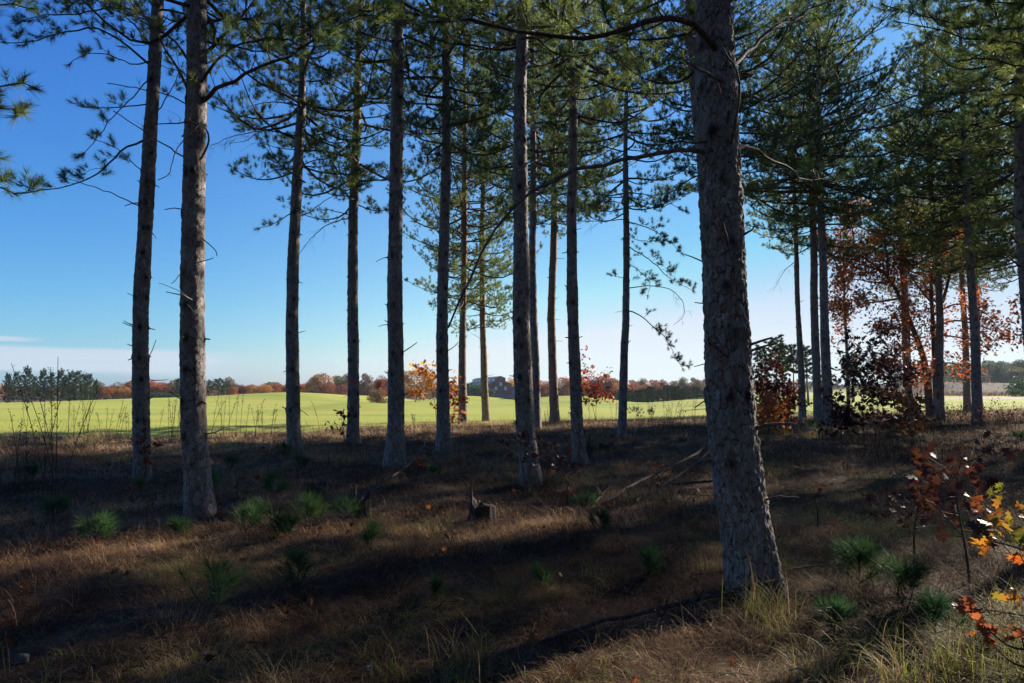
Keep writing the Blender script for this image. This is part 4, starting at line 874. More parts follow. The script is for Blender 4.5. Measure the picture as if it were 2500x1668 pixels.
# withered sprouts at trunk feet
sapling('oak_sapling', 'withered purple brown oak sprout left of the stout middle trunk', 1283, 10.6, .85, 'leaf_purple', .10, 6, lean=-.1, tl=.2, per=2, spread=.04, seed=71, spreadx=.45, low=.5)
sapling('oak_sapling', 'withered oak sprout with curled brown leaves right of the stout middle trunk', 1345, 10.2, .78, 'leaf_purple', .095, 8, lean=.03, tl=.22, per=2, spread=.04, seed=72, spreadx=.5, low=.35)
sapling('oak_sapling', 'small withered sprout with dark leaves nearest the stout middle trunk', 1385, 9.4, .5, 'leaf_brown', .09, 5, tl=.15, per=2, spread=.03, seed=73, spreadx=.6, low=.4)
sapling('oak_sapling', 'dark red leaved oak sprout at the foot of the leftmost pine', 362, 11.2, .78, 'leaf_red', .10, 6, tl=.15, per=2, spread=.03, seed=74, spreadx=.3, low=.4)
sapling('oak_sapling', 'dark leaved oak sprout at the foot of the orange ringed pine', 842, 18.3, .72, 'leaf_purple', .12, 6, tl=.2, per=2, spread=.05, seed=75, spreadx=.5, low=.4)
sapling('oak_sapling', 'brown leaved sprout beside the fallen branch under the dark pine', 1020, 10.8, .45, 'leaf_red', .09, 4, tl=.1, per=1, spread=.03, seed=76, spreadx=.3, low=.6)

# ------------------------------------------------------------------ pine seedlings
SEED = [(150, 1275, 11, 'glowing yellow green pine seedling in the sun patch on the left', .30, 1), (252, 1325, 10, 'dark green pine seedling right of the sun patch on the left', .30, 0), (445, 1312, 9, 'small bright pine seedling left of the flaky bark pine', .2, 0),
        (530, 1210, 9, 'pine seedling right behind the flaky bark pine', .32, 0), (672, 1215, 10, 'light green round pine seedling between second and third trunks', .34, 1), (640, 1275, 8, 'pine seedling just below the light green round one', .28, 0),
        (612, 1300, 9, 'left pine seedling of the cluster in the shade', .3, 0), (690, 1310, 8, 'short dark pine seedling in the middle of the cluster', .25, 0), (762, 1300, 14, 'largest bushy pine seedling of the shaded cluster', .40, 0),
        (720, 1312, 7, 'small pine seedling tucked left of the bushy one', .22, 0), (845, 1275, 9, 'bluish pine seedling left of the split stump', .32, 0), (910, 1345, 8, 'lone pine seedling below the split stump', .28, 0), (545, 1500, 10, 'tall pine seedling alone in the dark lower left', .38, 0),
        (738, 1428, 9, 'pine seedling in the shade right of the tall lone one', .27, 0), (1072, 1450, 4, 'tiny pine seedling in the dark foreground centre', .15, 0), (1575, 1400, 10, 'wide low pine seedling left of the massive trunk', .22, 0), (1462, 1305, 8, 'pine seedling under the lying branch', .26, 0),
        (1435, 1250, 8, 'upright pine seedling where the lying branch ends', .26, 0), (2080, 1428, 20, 'large fluffy pine seedling right of the massive trunk', .36, 0), (2190, 1480, 14, 'pine seedling right of the large fluffy one', .34, 0),
        (2015, 1530, 9, 'short pine seedling in front of the massive trunk', .2, 0), (2262, 1545, 10, 'pine seedling with silvery lit needles, lower right', .26, 0), (570, 1152, 8, 'distant pine seedling left of the third trunk', .3, 0), (740, 1150, 8, 'small pine seedling right of the third trunk', .3, 0),
        (1325, 1425, 5, 'faint pine seedling in the foreground left of the massive trunk', .16, 0), (1060, 1170, 6, 'small pine seedling by the fallen pole under the dark pine', .25, 0), (1420, 1075, 6, 'pine seedling at the foot of the straight grey pine', .3, 0), (700, 1118, 5, 'pine seedling at the foot of the third trunk', .3, 0),
        (2485, 1100, 12, 'green pine seedling near the right edge', .45, 1), (1980, 1060, 10, 'dark pine seedling in front of the thin lone pine', .55, 0), (1550, 1030, 8, 'young green pine by the brush pile at field edge', .7, 1), (1590, 1028, 7, 'younger green pine beside the brush pile', .6, 1),
        (2390, 1340, 8, 'seedling half hidden under colourful oak leaves', .25, 0), (355, 1205, 6, 'little pine seedling before the leftmost pine', .22, 0), (90, 1185, 8, 'dark pine seedling near the left edge', .3, 0)]
def seedling(px, py, n, label, h, bright, seed):
    g = np.random.default_rng(seed)
    Y = 1.6 * F / max(30, py - 940)
    for _ in range(6):
        x = (px - 1250) / F * Y; Y = (CZ - gz(x, Y)) * F / (py - 940) * (1.0)
    x = (px - 1250) / F * Y; loc = np.array([x, Y, gz(x, Y)]); h = h * 1.5
    t = thing('pine_seedling', label, 'seedling', loc, 'pine seedlings on the forest floor')
    mb = MB(); P0, D0 = [], []
    tq = np.linspace(0, 1, 6); S = loc + np.stack([.04 * g.normal() * tq, .04 * g.normal() * tq, h * .62 * tq - .02], 1); mb.tube(S, .006 * (1 - .5 * tq), 5, 0)
    P0.append(S[-1]); D0.append((0, 0, 1)); P0.append(S[-2]); D0.append((0, 0, 1))
    for i in range(n):
        s = g.uniform(.05, .9); b = loc + np.array([0, 0, h * .62 * s]); a = g.uniform(0, 6.28); L = h * .42 * (1.2 - s) * g.uniform(.7, 1.2)
        d = nrm(np.array([math.cos(a), math.sin(a), g.uniform(.35, 1.0)])); t5 = np.linspace(0, 1, 4)
        Q = b + d * (L * t5)[:, None] + np.array([0, 0, .3 * L]) * (t5 ** 2)[:, None]; mb.tube(Q, .0035 * (1 - .5 * t5), 4, 0); P0.append(Q[-1]); D0.append(nrm(Q[-1] - Q[-2]))
        P0.append(Q[-2]); D0.append(nrm(Q[-1] - Q[-2]))
    mb.build('stem', [M['limb']], t, loc)
    v, f = needles(g, np.array(P0), nrm(np.array(D0, float)), 34, .17 if h > .4 else .14, .0026 + Y * .00018, .85, .07)
    mk('needles', v, [f], [M['seedling']], None, t, True, loc)
for i, (px, py, n, lab, h, br) in enumerate(SEED): seedling(px, py, n, lab, h, br, 300 + i)

# ------------------------------------------------------------------ stumps, fallen wood, litter
def gpos(px, py):
    Y = 1.6 * F / (py - 940)
    for _ in range(8):
        x = (px - 1250) / F * Y; Y = (CZ - gz(x, Y)) * F / (py - 940)
    x = (px - 1250) / F * Y; return np.array([x, Y, gz(x, Y)])
def stump(px, py, r, h, label, seed, spl=0., sx=.0, jag=.04):
    g = np.random.default_rng(seed); loc = gpos(px, py); t = thing('tree_stump', label, 'stump', loc)
    n, m_ = 40, 9; th = np.arange(n) / n * 2 * np.pi; V = []
    ph = g.uniform(0, 6, 4); pr = 1 + .09 * np.sin(3 * th + ph[0]) + .06 * np.sin(7 * th + ph[1]) + .03 * np.sin(13 * th + ph[2])
    top = h + jag * np.sin(2 * th + ph[3]) + jag * .22 * g.normal(0, 1, n) + spl * np.exp(-((th - 3.1) / .5) ** 2)
    for k in range(m_):
        f = k / (m_ - 1); rr = r * pr * (1 + .35 * math.exp(-f * 5)) * (1 - .05 * f); zz = -.06 + (top + .06) * f
        V.append(np.stack([rr * np.cos(th) + sx * np.maximum(zz, 0), rr * np.sin(th), zz], 1))
    for k, q in enumerate((.75, .4)): V.append(np.stack([r * pr * q * np.cos(th) + sx * h, r * pr * q * np.sin(th), h - .03 * (k + 1) + .012 * g.normal(0, 1, n)], 1))
    idx = np.arange((m_ + 2) * n).reshape(m_ + 2, n); a = idx[:-1]; b = np.roll(idx, -1, 1)[:-1]; c = np.roll(idx, -1, 1)[1:]; d = idx[1:]
    mk('stump_wood', np.concatenate(V), [np.stack([a, b, c, d], -1).reshape(-1, 4), idx[-1:][:, :]], [M['stump']], None, t, True)
    return t
stump(778, 1212, .15, .19, 'dark cut stump between the third trunk and the lying branch', 1)
stump(888, 1258, .095, .24, 'narrow split rotten stump at the low end of the fallen pole', 2, .14, jag=.07)
stump(1178, 1268, .15, .20, 'broad dark stump with a tall upright splinter on its left side', 3, .30, jag=.03)
stump(1480, 1100, .20, .17, 'low dark stump in sunlit grass right of the straight grey pine', 4)
stump(1432, 1118, .08, .30, 'jagged rotten snag leaning by the straight grey pine', 5, .25, .3, .06)
def stick(label, pts, r0, r1, subs=0, seed=1, mat='fallen', name='fallen_branch', tl=.5, lift=None, cat='branch', sub=1):
    """pts: (photo x, photo y on the ground, height above ground)"""
    g = np.random.default_rng(seed); P = []
    for px, py, hgt in pts:
        q = gpos(px, py); q[2] += hgt; P.append(q)
    P = resample(np.array(P), 16); P[:, :2] += g.normal(0, .012, (16, 2)); loc = P[0].copy(); mb = MB(); tq = np.linspace(0, 1, 16)
    mb.tube(P, r0 + (r1 - r0) * tq, 8, 0)
    if subs:
        L = np.array([np.sum(np.linalg.norm(np.diff(P, axis=0), axis=1))])
        ex, tp, td = grow(g, P[None], L, r0, L[0] / (subs + 1), tl, .15, sub, .5, 0, .5, jit=.3)
        for W, rr in ex: mb.tube(W, rr, 4, 0)
    o = mb.build(name, [M[mat]], None, loc); o.location = loc; tag(o, label, cat); return o
stick('long bare fallen pole sloping up from the split stump to the dark pine', [(885, 1225, .05), (950, 1185, .12), (1000, 1152, .12), (1030, 1130, .25), (1040, 1115, .35)], .022, .010, 2, 1, tl=.3)
stick('thin pale twig lying left of the split stump', [(797, 1225, .02), (830, 1212, .04), (860, 1215, .03)], .008, .005, 0, 2)
stick('long grey pole lying in the foreground, its right end at the massive trunk', [(1320, 1560, .04), (1450, 1535, .07), (1560, 1515, .09), (1650, 1492, .10), (1740, 1480, .12), (1880, 1452, .13)], .012, .021, 2, 3, tl=.25)
stick('grey forked dead branch lying left of the massive trunk', [(1470, 1235, .05), (1540, 1205, .14), (1610, 1180, .2), (1660, 1165, .28), (1705, 1145, .35), (1740, 1130, .5)], .022, .024, 4, 4, tl=.7)
stick('second dead limb crossing under the forked branch', [(1550, 1225, .04), (1620, 1195, .1), (1690, 1170, .25), (1740, 1150, .45)], .014, .014, 3, 5, tl=.5)
stick('dark dead limb lying flat behind the massive trunk', [(1600, 1190, .04), (1680, 1188, .08), (1760, 1185, .1)], .022, .018, 2, 6, tl=.4)
stick('short pale stick end poking up left of the forked branch', [(1450, 1228, .03), (1475, 1210, .07), (1492, 1202, .14)], .016, .012, 0, 7)
stick('arched twig in the sun patch on the left', [(152, 1315, .02), (180, 1300, .06), (210, 1300, .07), (252, 1320, .02)], .009, .005, 1, 8, tl=.15)
stick('crooked branch curving on the ground left of the leafy saplings', [(2120, 1200, .03), (2165, 1180, .1), (2230, 1165, .18), (2290, 1165, .2)], .010, .006, 3, 9, tl=.5)
stick('bundle of long thin bare branches reaching in from the right edge', [(2560, 1470, .3), (2480, 1420, .28), (2400, 1372, .22), (2330, 1345, .16), (2270, 1330, .12)], .009, .004, 9, 10, tl=.55, sub=3)
stick('second long bare branch low at the right edge', [(2600, 1640, .2), (2500, 1580, .2), (2400, 1540, .16), (2330, 1510, .1), (2280, 1480, .05)], .007, .003, 8, 11, tl=.5, sub=3)
stick('thin curved fallen limb left of the middle trunk foot', [(990, 1125, .05), (940, 1112, .1), (880, 1098, .1), (815, 1092, .05)], .012, .006, 3, 12, tl=.5)
stick('thin dead limb lying right of the massive trunk', [(1905, 1395, .05), (1980, 1388, .06), (2060, 1382, .05)], .011, .006, 2, 13, tl=.25)
# pale slabs of bark in the lower left and near the left sun strip
def slab(px, py, s, label, seed):
    g = np.random.default_rng(seed); loc = gpos(px, py) + np.array([0, 0, .02]); n = 14; th = np.arange(n) / n * 6.283; r = s * (1 + .25 * g.normal(0, 1, n))
    top = np.stack([r * np.cos(th) * 1.5, r * np.sin(th) * .8, .02 + .012 * g.normal(0, 1, n)], 1); bot = top * [.96, .96, 0] - [0, 0, .012]
    mid = np.array([[0, 0, .035]]); V = np.concatenate([top, bot, mid]); i = np.arange(n); j = np.roll(i, -1)
    o = mk('bark_slab', V, [np.stack([i, j, np.full(n, 2 * n)], 1), np.stack([i, i + n, j + n, j], 1)], [M['slab']], None, None, True); o.location = loc; tag(o, label, 'bark slab')
slab(85, 1600, .022, 'pale flat slab of bark lying in the dark lower left corner', 1)
slab(560, 1635, .018, 'small pale chip in the dark grass at the bottom left', 2)
slab(70, 1110, .07, 'pale flake on the ground near the left field edge', 3)
slab(905, 1630, .022, 'pale chip in the grass at the bottom edge', 4)

# ------------------------------------------------------------------ weeds and brush
WE = [(70, 1040, 1.5), (112, 1190, 1.75), (135, 1240, 1.9), (160, 1230, 1.6), (60, 1200, 1.3), (172, 1075, 1.5), (185, 1072, 1.3), (202, 1078, 1.6), (215, 1072, 1.7), (228, 1080, 1.5), (264, 1075, 1.0), (300, 1073, 1.3), (312, 1078, 1.0),
      (400, 1075, 1.3), (415, 1078, 1.5), (428, 1074, 1.4), (438, 1080, 1.2), (520, 1075, 1.4), (545, 1074, 1.3), (560, 1078, 1.3), (585, 1072, 1.6), (598, 1078, 1.2), (625, 1070, 1.1), (640, 1070, .9), (672, 1068, .9), (790, 1058, 1.2), (1010, 1050, .7), (1400 - 65, 1045, .8),
      (1365, 1040, 1.2), (1385, 1042, 1.0), (1560, 1032, 1.3), (1590, 1032, 1.2), (1620, 1030, 1.4), (1640, 1034, 1.3), (1660, 1036, 1.5), (1690, 1030, 1.2), (2010, 1040, 1.0), (1500, 1030, 1.2), (1440, 1034, 1.0)]
for i, (px, py, h) in enumerate(WE):
    g = np.random.default_rng(900 + i); loc = gpos(px, py); mb = MB(); k = 1 + int(g.integers(0, 3))
    for s in range(k):
        tq = np.linspace(0, 1, 9); hh = h * g.uniform(.75, 1.05); S = np.array([g.normal(0, .06), g.normal(0, .06), 0]) + np.stack([g.normal(0, .16) * hh * tq ** 1.5, g.normal(0, .1) * hh * tq ** 1.5, hh * tq], 1); S[0, 2] = -.05
        mb.tube(S, .0055 * (1 - .6 * tq) + .001, 5, 0)
        nb = int(g.integers(8, 18)); sp_ = g.uniform(.45, 1, nb); p0, _ = lerp_path(S[None], sp_[None]); a = g.uniform(0, 6.28, nb); l = g.uniform(.04, .16, nb) * (1.3 - sp_)
        d = np.stack([np.cos(a) * .6, np.sin(a) * .6, np.full(nb, .9)], 1); W = p0[0][:, None] + d[:, None] * (l[:, None] * np.linspace(0, 1, 3))[..., None]
        mb.tube(W, np.full((nb, 3), .0022), 3, 0)
        # seed heads
        v, f = leaves(g, np.repeat(W[:, -1], 2, 0), np.repeat(d, 2, 0), .022, 1, .012, False); [mb.add(v, ff, 0) if q == 0 else (mb.f.append(np.asarray(ff) + mb.n - len(v)), mb.m.append(0)) for q, ff in enumerate(f)]
    o = mb.build('dry_weed', [M['weed']], None); o.location = loc
    x_ = int(px)
    tag(o, '', 'weed', 'tall dry weeds along the field edge')
    o['pxy'] = px
# weeds named by the trunks they stand between
TR = [(345, 'the leftmost pine'), (471, 'the flaky bark pine'), (718, 'the third pine'), (862, 'the orange ringed pine'), (963, 'the thick grey pine'), (1082, 'the dark pine before the yellow sapling'), (1130, 'the warm brown pine'),
      (1187, 'the pine before the brick building'), (1278, 'the stout middle pine'), (1350, 'the pine leaning slightly left'), (1405, 'the straight grey pine'), (1524, 'the slender drooping pine'), (1790, 'the massive trunk'), (1955, 'the thin lone pine'), (2003, 'the paired trunks'),
      (2215, 'the pine before the oak crown'), (2293, 'the red smudged pine'), (2358, 'the thin orange brown pine'), (2380, 'the sturdy blue grey pine')]
ORD = ['first', 'second', 'third', 'fourth', 'fifth', 'sixth', 'seventh', 'eighth', 'ninth', 'tenth', 'eleventh', 'twelfth', 'thirteenth', 'fourteenth', 'fifteenth', 'sixteenth', 'seventeenth', 'eighteenth', 'nineteenth', 'twentieth']
SHORT = ['leftmost pine', 'flaky bark pine', 'third pine', 'ringed pine', 'thick grey pine', 'dark pine', 'warm brown pine', 'slim brown pine', 'stout middle pine', 'left leaning pine', 'straight grey pine', 'slender drooping pine', 'massive trunk', 'thin lone pine', 'paired trunks', 'oak crown pine', 'red smudged pine', 'orange brown pine', 'blue grey pine']
def ordw(k): return ORD[k] if k < 20 else ('twenty-' if k < 29 else 'thirty-' if k < 39 else 'forty-') + ORD[(k - 20) % 10 if k < 29 else (k - 29) % 10]
def name_between(objs, what):
    """objs: list of (photo x, object); label each by its place between two trunks"""
    gaps = {}
    for px, o in sorted(objs, key=lambda q: q[0]):
        i = sum(1 for x, _ in TR if x < px); gaps.setdefault((i, what(o)), []).append(o)
    for (i, wt), os_ in gaps.items():
        if i == 0: where = 'left of the ' + SHORT[0]
        elif i == len(TR): where = 'right of the ' + SHORT[-1]
        else: where = 'between ' + SHORT[i - 1] + ' and ' + SHORT[i]
        for k, o in enumerate(os_):
            o['label'] = (f'{wt} {where}' if len(os_) == 1 else f'{ordw(k)} {wt} from left, {where}')
name_between([(o['pxy'], o) for o in COL.objects if o.name.startswith('dry_weed')], lambda o: 'tall dry weed')
for o in COL.objects:
    if 'pxy' in o: del o['pxy']

def brush(label, px, py, w_, h, seed, n=60, leafm='leaf_brown', lsz=.07, dens=1, depth=1.2):
    g = np.random.default_rng(seed); loc = gpos(px, py); x, y = loc[0], loc[1]; ww = w_ / F * y
    t = thing('dry_bush', label, 'bush', loc, 'dry brush along the wood edge'); mb = MB()
    bx = g.uniform(-ww / 2, ww / 2, n); by = g.normal(0, depth * .4, n); bz = height(x + bx, y + by) - loc[2] - .03
    P0 = np.stack([bx, by, bz], 1); tq = np.linspace(0, 1, 7); hh = h * g.uniform(.45, 1.1, n)
    d = np.stack([g.normal(0, .28, n), g.normal(0, .28, n), np.ones(n)], 1); bend = g.normal(0, .35, (n, 3)) * [1, 1, .3]
    P = P0[:, None] + d[:, None] * (hh[:, None] * tq)[..., None] + bend[:, None] * (hh[:, None] * tq ** 2)[..., None] * .5
    mb.tube(P, .0045 * (1 - .6 * tq)[None] * np.ones((n, 1)) + .001, 4, 0)
    ex, tp, td = grow(g, P, hh, .008, .13, .35, .25, 2, .2, 0, .3, tipr=.0014)
    for W, rr in ex: mb.tube(W, rr, 3, 0)
    mb.build('twigs', [M['weed']], t)
    if dens > 0:
        k = g.random(len(tp)) < dens; v, f = leaves(g, tp[k], td[k], lsz, 1, .03, False); mk('leaves', v, f, [M[leafm]], None, t, False)
brush('tangled dark brush pile left of the massive trunk at the field edge', 1655, 1062, 210, .55, 1, 110, dens=.25)
brush('dry leafy brush between the paired trunks and the oak crown pine', 2120, 1062, 190, .95, 2, 120, dens=.6)
brush('brown leafy brush under the orange oak stems', 2255, 1052, 130, .95, 3, 90, dens=.8)
brush('reddish brown brush between the oak stems and the blue grey pine', 2335, 1048, 90, 1.0, 4, 80, 'leaf_orange', dens=.5)
brush('dry seedy brush at the right edge beyond the blue grey pine', 2450, 1045, 130, .95, 5, 110, dens=.7)
brush('grey bare brush in the shade right of the massive trunk', 1920, 1130, 170, .45, 6, 70, dens=.12)
brush('thick grey brush before the low brown sapling', 2190, 1120, 180, .6, 7, 120, dens=.15)
brush('leafless brush in shade behind the near glossy sapling', 2370, 1115, 180, .55, 8, 90, dens=.15)
brush('thin brush standing at the field edge by the red leaved sapling', 1590, 1040, 150, .9, 9, 28, dens=.2)
brush('sparse bare twigs standing over the forked dead branch', 1580, 1235, 130, .42, 10, 22, dens=.03)
brush('sparse bare twigs left foreground of the massive trunk', 1650, 1480, 120, .22, 11, 10, dens=0, depth=.3)
brush('bare twigs among tall grass near the left edge', 60, 1200, 150, .6, 12, 16, dens=.1)

# ------------------------------------------------------------------ grass
def grass(name, label, g, X, Y_, ln, wd, lean, mats, mi, segs=3, curl=1.0, flat=0., az=None, sz=1.):
    n = len(X); Z = height(X, Y_); a = g.uniform(0, 6.28, n) if az is None else az; D = np.stack([np.cos(a), np.sin(a)], 1)
    l = ln * g.uniform(.45, 1.35, n) * sz; k = lean * g.uniform(.3, 1.3, n)
    wdir = np.stack([-D[:, 1], D[:, 0]], 1) * (wd * g.uniform(.6, 1.3, n))[:, None] * .5
    V = np.empty((n, 2 * segs + 1, 3))
    tilt0 = np.abs(g.normal(0, .6, n)) + flat
    hz = np.zeros(n); vz = np.zeros(n); ang = tilt0.copy()
    for s in range(segs + 1):
        c = np.stack([X + D[:, 0] * hz, Y_ + D[:, 1] * hz, Z + np.maximum(vz, .004) - .01 * (s == 0)], 1)
        ww = wdir * (1 - s / (segs + .6))
        if s < segs: V[:, 2 * s, :] = c; V[:, 2 * s, :2] -= ww; V[:, 2 * s + 1, :] = c; V[:, 2 * s + 1, :2] += ww
        else: V[:, 2 * segs, :] = c
        hz = hz + np.sin(ang) * l / segs; vz = vz + np.cos(ang) * l / segs; ang = np.clip(ang + k * curl / segs * 1.5, -2, 2.5)
    idx = np.arange(n * (2 * segs + 1)).reshape(n, -1)
    q = np.concatenate([idx[:, [2 * s, 2 * s + 1, 2 * s + 3, 2 * s + 2]] for s in range(segs - 1)]); tr = idx[:, [2 * segs - 2, 2 * segs - 1, 2 * segs]]
    o = mk(name, V.reshape(-1, 3), [q, tr], mats, [np.concatenate([mi] * (segs - 1)), mi], None, True)
    o['kind'] = 'stuff'; o['label'] = label; return o
def scatter(g, n, y0, y1, marg=1.2, clump=0, edge=True):
    """uniform over the visible wedge, optionally gathered into tussocks: returns x, y, fall direction, size"""
    y = np.sqrt(g.uniform(y0 ** 2, y1 ** 2, n * 2)); x = g.uniform(-1, 1, n * 2) * (.76 * y + marg); a = g.uniform(0, 6.28, n * 2); sz = np.ones(n * 2)
    if clump:
        nc = int(n / clump); cy = np.sqrt(g.uniform(y0 ** 2, y1 ** 2, nc)); cx = g.uniform(-1, 1, nc) * (.76 * cy + marg); ca = g.uniform(0, 6.28, nc); cs_ = np.exp(g.normal(0, .38, nc))
        pr = cs_ ** 1.2; pr /= pr.sum(); j = g.choice(nc, n * 2, p=pr); rr = (.035 + .004 * cy[j]) * cs_[j]; dx = g.normal(0, 1, n * 2); dy = g.normal(0, 1, n * 2)
        x = cx[j] + dx * rr; y = cy[j] + dy * rr; a = np.arctan2(dy * .8 + .55 * np.sin(ca[j]), dx * .8 + .55 * np.cos(ca[j])) + g.normal(0, .45, n * 2); sz = cs_[j]
    if edge:
        ok = y < edgeY(x, y) + g.normal(0, .7, len(x)); x, y, a, sz = x[ok], y[ok], a[ok], sz[ok]
    return x[:n], y[:n], a[:n], sz[:n]
def fbm(x, y, s, o=0.):
    return np.sin(x * s + 1.7 * np.sin(y * s * .7 + o)) * np.sin(y * s * 1.1 + 1.3 * np.sin(x * s * .8 + o * 2) + o) 
def gm(g, x, y, near_green=.18):
    """which kind of blade grows where: tan, brown, green, and sun-lightened straw by the edge"""
    q = fbm(x, y, .9, 1) * .5 + fbm(x, y, 2.3, 2) * .3 + g.normal(0, .35, len(x))
    ed = edgeY(x, y) - y
    green = (fbm(x, y, 1.3, 5) + fbm(x, y, .45, 3) * .6 + g.normal(0, .4, len(x)) > .75 - .3 * (x > 2) * (y < 9)) | ((ed < 2.2) & (g.random(len(x)) < .35))
    m_ = np.where(q > .12 - .5 * np.clip(1 - ed / 7, 0, 1), 0, 1); m_ = np.where(green & (g.random(len(x)) < .6), 2, m_); m_ = np.where((m_ == 0) & (g.random(len(x)) < np.clip(1.15 - ed / 13, .12, 1)), 3, m_); return m_.astype(np.int32)  # share of lightened straw rises towards the edge, painting the sunlit strip
gm_ = [M['g_tan'], M['g_brown'], M['g_green'], M['g_sunlit_straw']]
g = np.random.default_rng(1234)
x, y, a_, z_ = scatter(g, 130000, 2.2, 8, 1.0, 44); grass('dry_grass', 'tussocks of dead grass arching over the near forest floor', g, x, y, .15, .0032, 2.1, gm_, gm(g, x, y), 4, 1.0, .42, a_, z_)
x, y, a_, z_ = scatter(g, 170000, 7.5, 17, 1.5, 34); grass('dry_grass', 'tussocks of dead grass over the middle of the forest floor', g, x, y, .18, .0045, 1.9, gm_, gm(g, x, y), 3, 1.0, .38, a_, z_)
x, y, a_, z_ = scatter(g, 230000, 16, 52, 2.0, 22); grass('dry_grass', 'tan dead grass along the edge of the woods', g, x, y, .19, .0095, 1.6, gm_, gm(g, x, y), 3, 1.0, .25, a_, z_)
x, y, a_, z_ = scatter(g, 5000, 2.2, 18, 1.0, 5); grass('dry_grass', 'scattered taller wispy grass stems', g, x, y, .36, .0026, 1.1, gm_, gm(g, x, y), 5, 1.2, 0., a_, 1.)
x, y, a_, z_ = scatter(g, 60000, 2.0, 12, 1.0, 0); grass('dead_grass_mat', 'matted dead grass lying flat', g, x, y, .22, .0032, .5, gm_, gm(g, x, y), 4, 1, 1.15)
x, y, a_, z_ = scatter(g, 110000, 2.0, 10, 1.0, 0); grass('pine_straw', 'fallen pine needles lying flat between the grass', g, x, y, .13, .0026, .12, [M['g_dark'], M['g_brown']], (g.random(len(x)) < .35).astype(np.int32), 2, 1, 1.35)
# tall wispy fringe on the border
n = 26000; y = g.uniform(17, 55, n); x = g.uniform(-1, 1, n) * (.76 * y + 2); e = y - edgeY(x, y) + g.normal(0, .3, n); ok = (e > -2.0) & (e < .9) & (fbm(x, y, .8, 3) + g.normal(0, .4, n) > -.1); x, y = x[ok], y[ok]
grass('fringe_grass', 'taller pale wispy grass fringing the field edge', g, x, y, .46, .0095, .55, gm_, np.where(g.random(len(x)) < .3, 2, 3).astype(np.int32), 4, 1.0)
# twigs and fallen leaves among the grass
n = 1500; y = np.sqrt(g.uniform(4.4, 18 ** 2, n)); x = g.uniform(-1, 1, n) * (.76 * y + 1); a = g.uniform(0, 6.28, n); l = g.uniform(.06, .34, n); tq = np.linspace(0, 1, 4)
P = np.stack([x[:, None] + np.cos(a)[:, None] * l[:, None] * tq, y[:, None] + np.sin(a)[:, None] * l[:, None] * tq, height(x, y)[:, None] + g.uniform(.02, .07, n)[:, None] + g.normal(0, .12, n)[:, None] * l[:, None] * tq + .02 * np.sin(tq * 3)], -1) + g.normal(0, .006, (n, 4, 3))
mb = MB(); mb.tube(P, g.uniform(.0018, .0055, n)[:, None] * (1 - .5 * tq)[None], 4, 0); o = mb.build('twig_litter', [M['fallen']], None); o['kind'] = 'stuff'; o['label'] = 'thin dead twigs scattered in the grass'
n = 1300; y = np.sqrt(g.uniform(4.4, 22 ** 2, n)); x = g.uniform(-1, 1, n) * (.76 * y + 1); P = np.stack([x, y, height(x, y) + g.uniform(.02, .10, n)], 1)
v, f = leaves(g, P, nrm(g.normal(0, 1, (n, 3)) * [1, 1, .3]), .085, 1, .01, True, 0.); mi_ = g.random(n) < .07
o = mk('leaf_litter', v, f, [M['leaf_brown'], M['leaf_orange']], [mi_.astype(np.int32) for _ in f], None, False); o['kind'] = 'stuff'; o['label'] = 'curled brown and rusty oak leaves fallen in the grass'
# turf blades along the border so the green does not start as a line
n = 60000; y = g.uniform(17, 60, n); x = g.uniform(-1, 1, n) * (.76 * y + 2); e = y - edgeY(x, y); ok = (e > -1.0) & (e < 9) & (g.random(n) < np.exp(-np.maximum(e, 0) / 3)); x, y = x[ok], y[ok]
grass('turf_grass', 'short green grass where the field meets the woods', g, x, y, .15, .012, .7, gm_, np.where(g.random(len(x)) < .65, 2, 3).astype(np.int32), 3)
# lush grass tufts near the massive trunk and the lower right corner: countable, so each its own
for i, (px, py, n_, ln_) in enumerate(((1850, 1500, 160, .42), (1870, 1540, 90, .34), (1710, 1385, 70, .40), (2330, 1300, 120, .34), (2420, 1560, 200, .36), (2300, 1620, 200, .34), (2480, 1640, 220, .38), (2100, 1590, 120, .3), (1980, 1640, 120, .3), (1150, 1600, 130, .3), (980, 1640, 100, .28), (1120, 1660, 110, .28), (2180, 1650, 150, .32), (2450, 1500, 140, .35), (1460, 1400, 50, .3))):
    p = gpos(px, py); gg = np.random.default_rng(700 + i); X = p[0] + gg.normal(0, .09, n_); Y_ = p[1] + gg.normal(0, .07, n_)
    o = grass('grass_tuft', '', gg, X, Y_, ln_, .0042, .95, gm_, np.where(gg.random(n_) < .62, 2, 0).astype(np.int32), 5, 1.3); del o['kind']
    tag(o, ['large arching green grass tuft at the front of the massive trunk', 'grass tuft just below the large arching tuft', 'yellowish grass tuft left of the massive trunk', 'sunny grass tuft beneath the near glossy sapling', 'green grass tuft crossed by bare twigs at lower right',
            'green grass tuft along the bottom right edge', 'grass tuft in the bottom right corner', 'grass tuft in front of the silvery needled seedling', 'bottom edge grass tuft below the massive trunk', 'golden grass tuft in the dark foreground centre', 'greenish tuft at the bottom edge left of centre', 'pale tuft at the bottom edge centre', 'bottom edge tuft between the massive trunk and right corner', 'tall tuft under the right edge bare branches', 'thin yellow grass tuft in the centre right shade'][i], 'grass tuft', 'lush grass tufts')
    o['kind'] = 'thing'

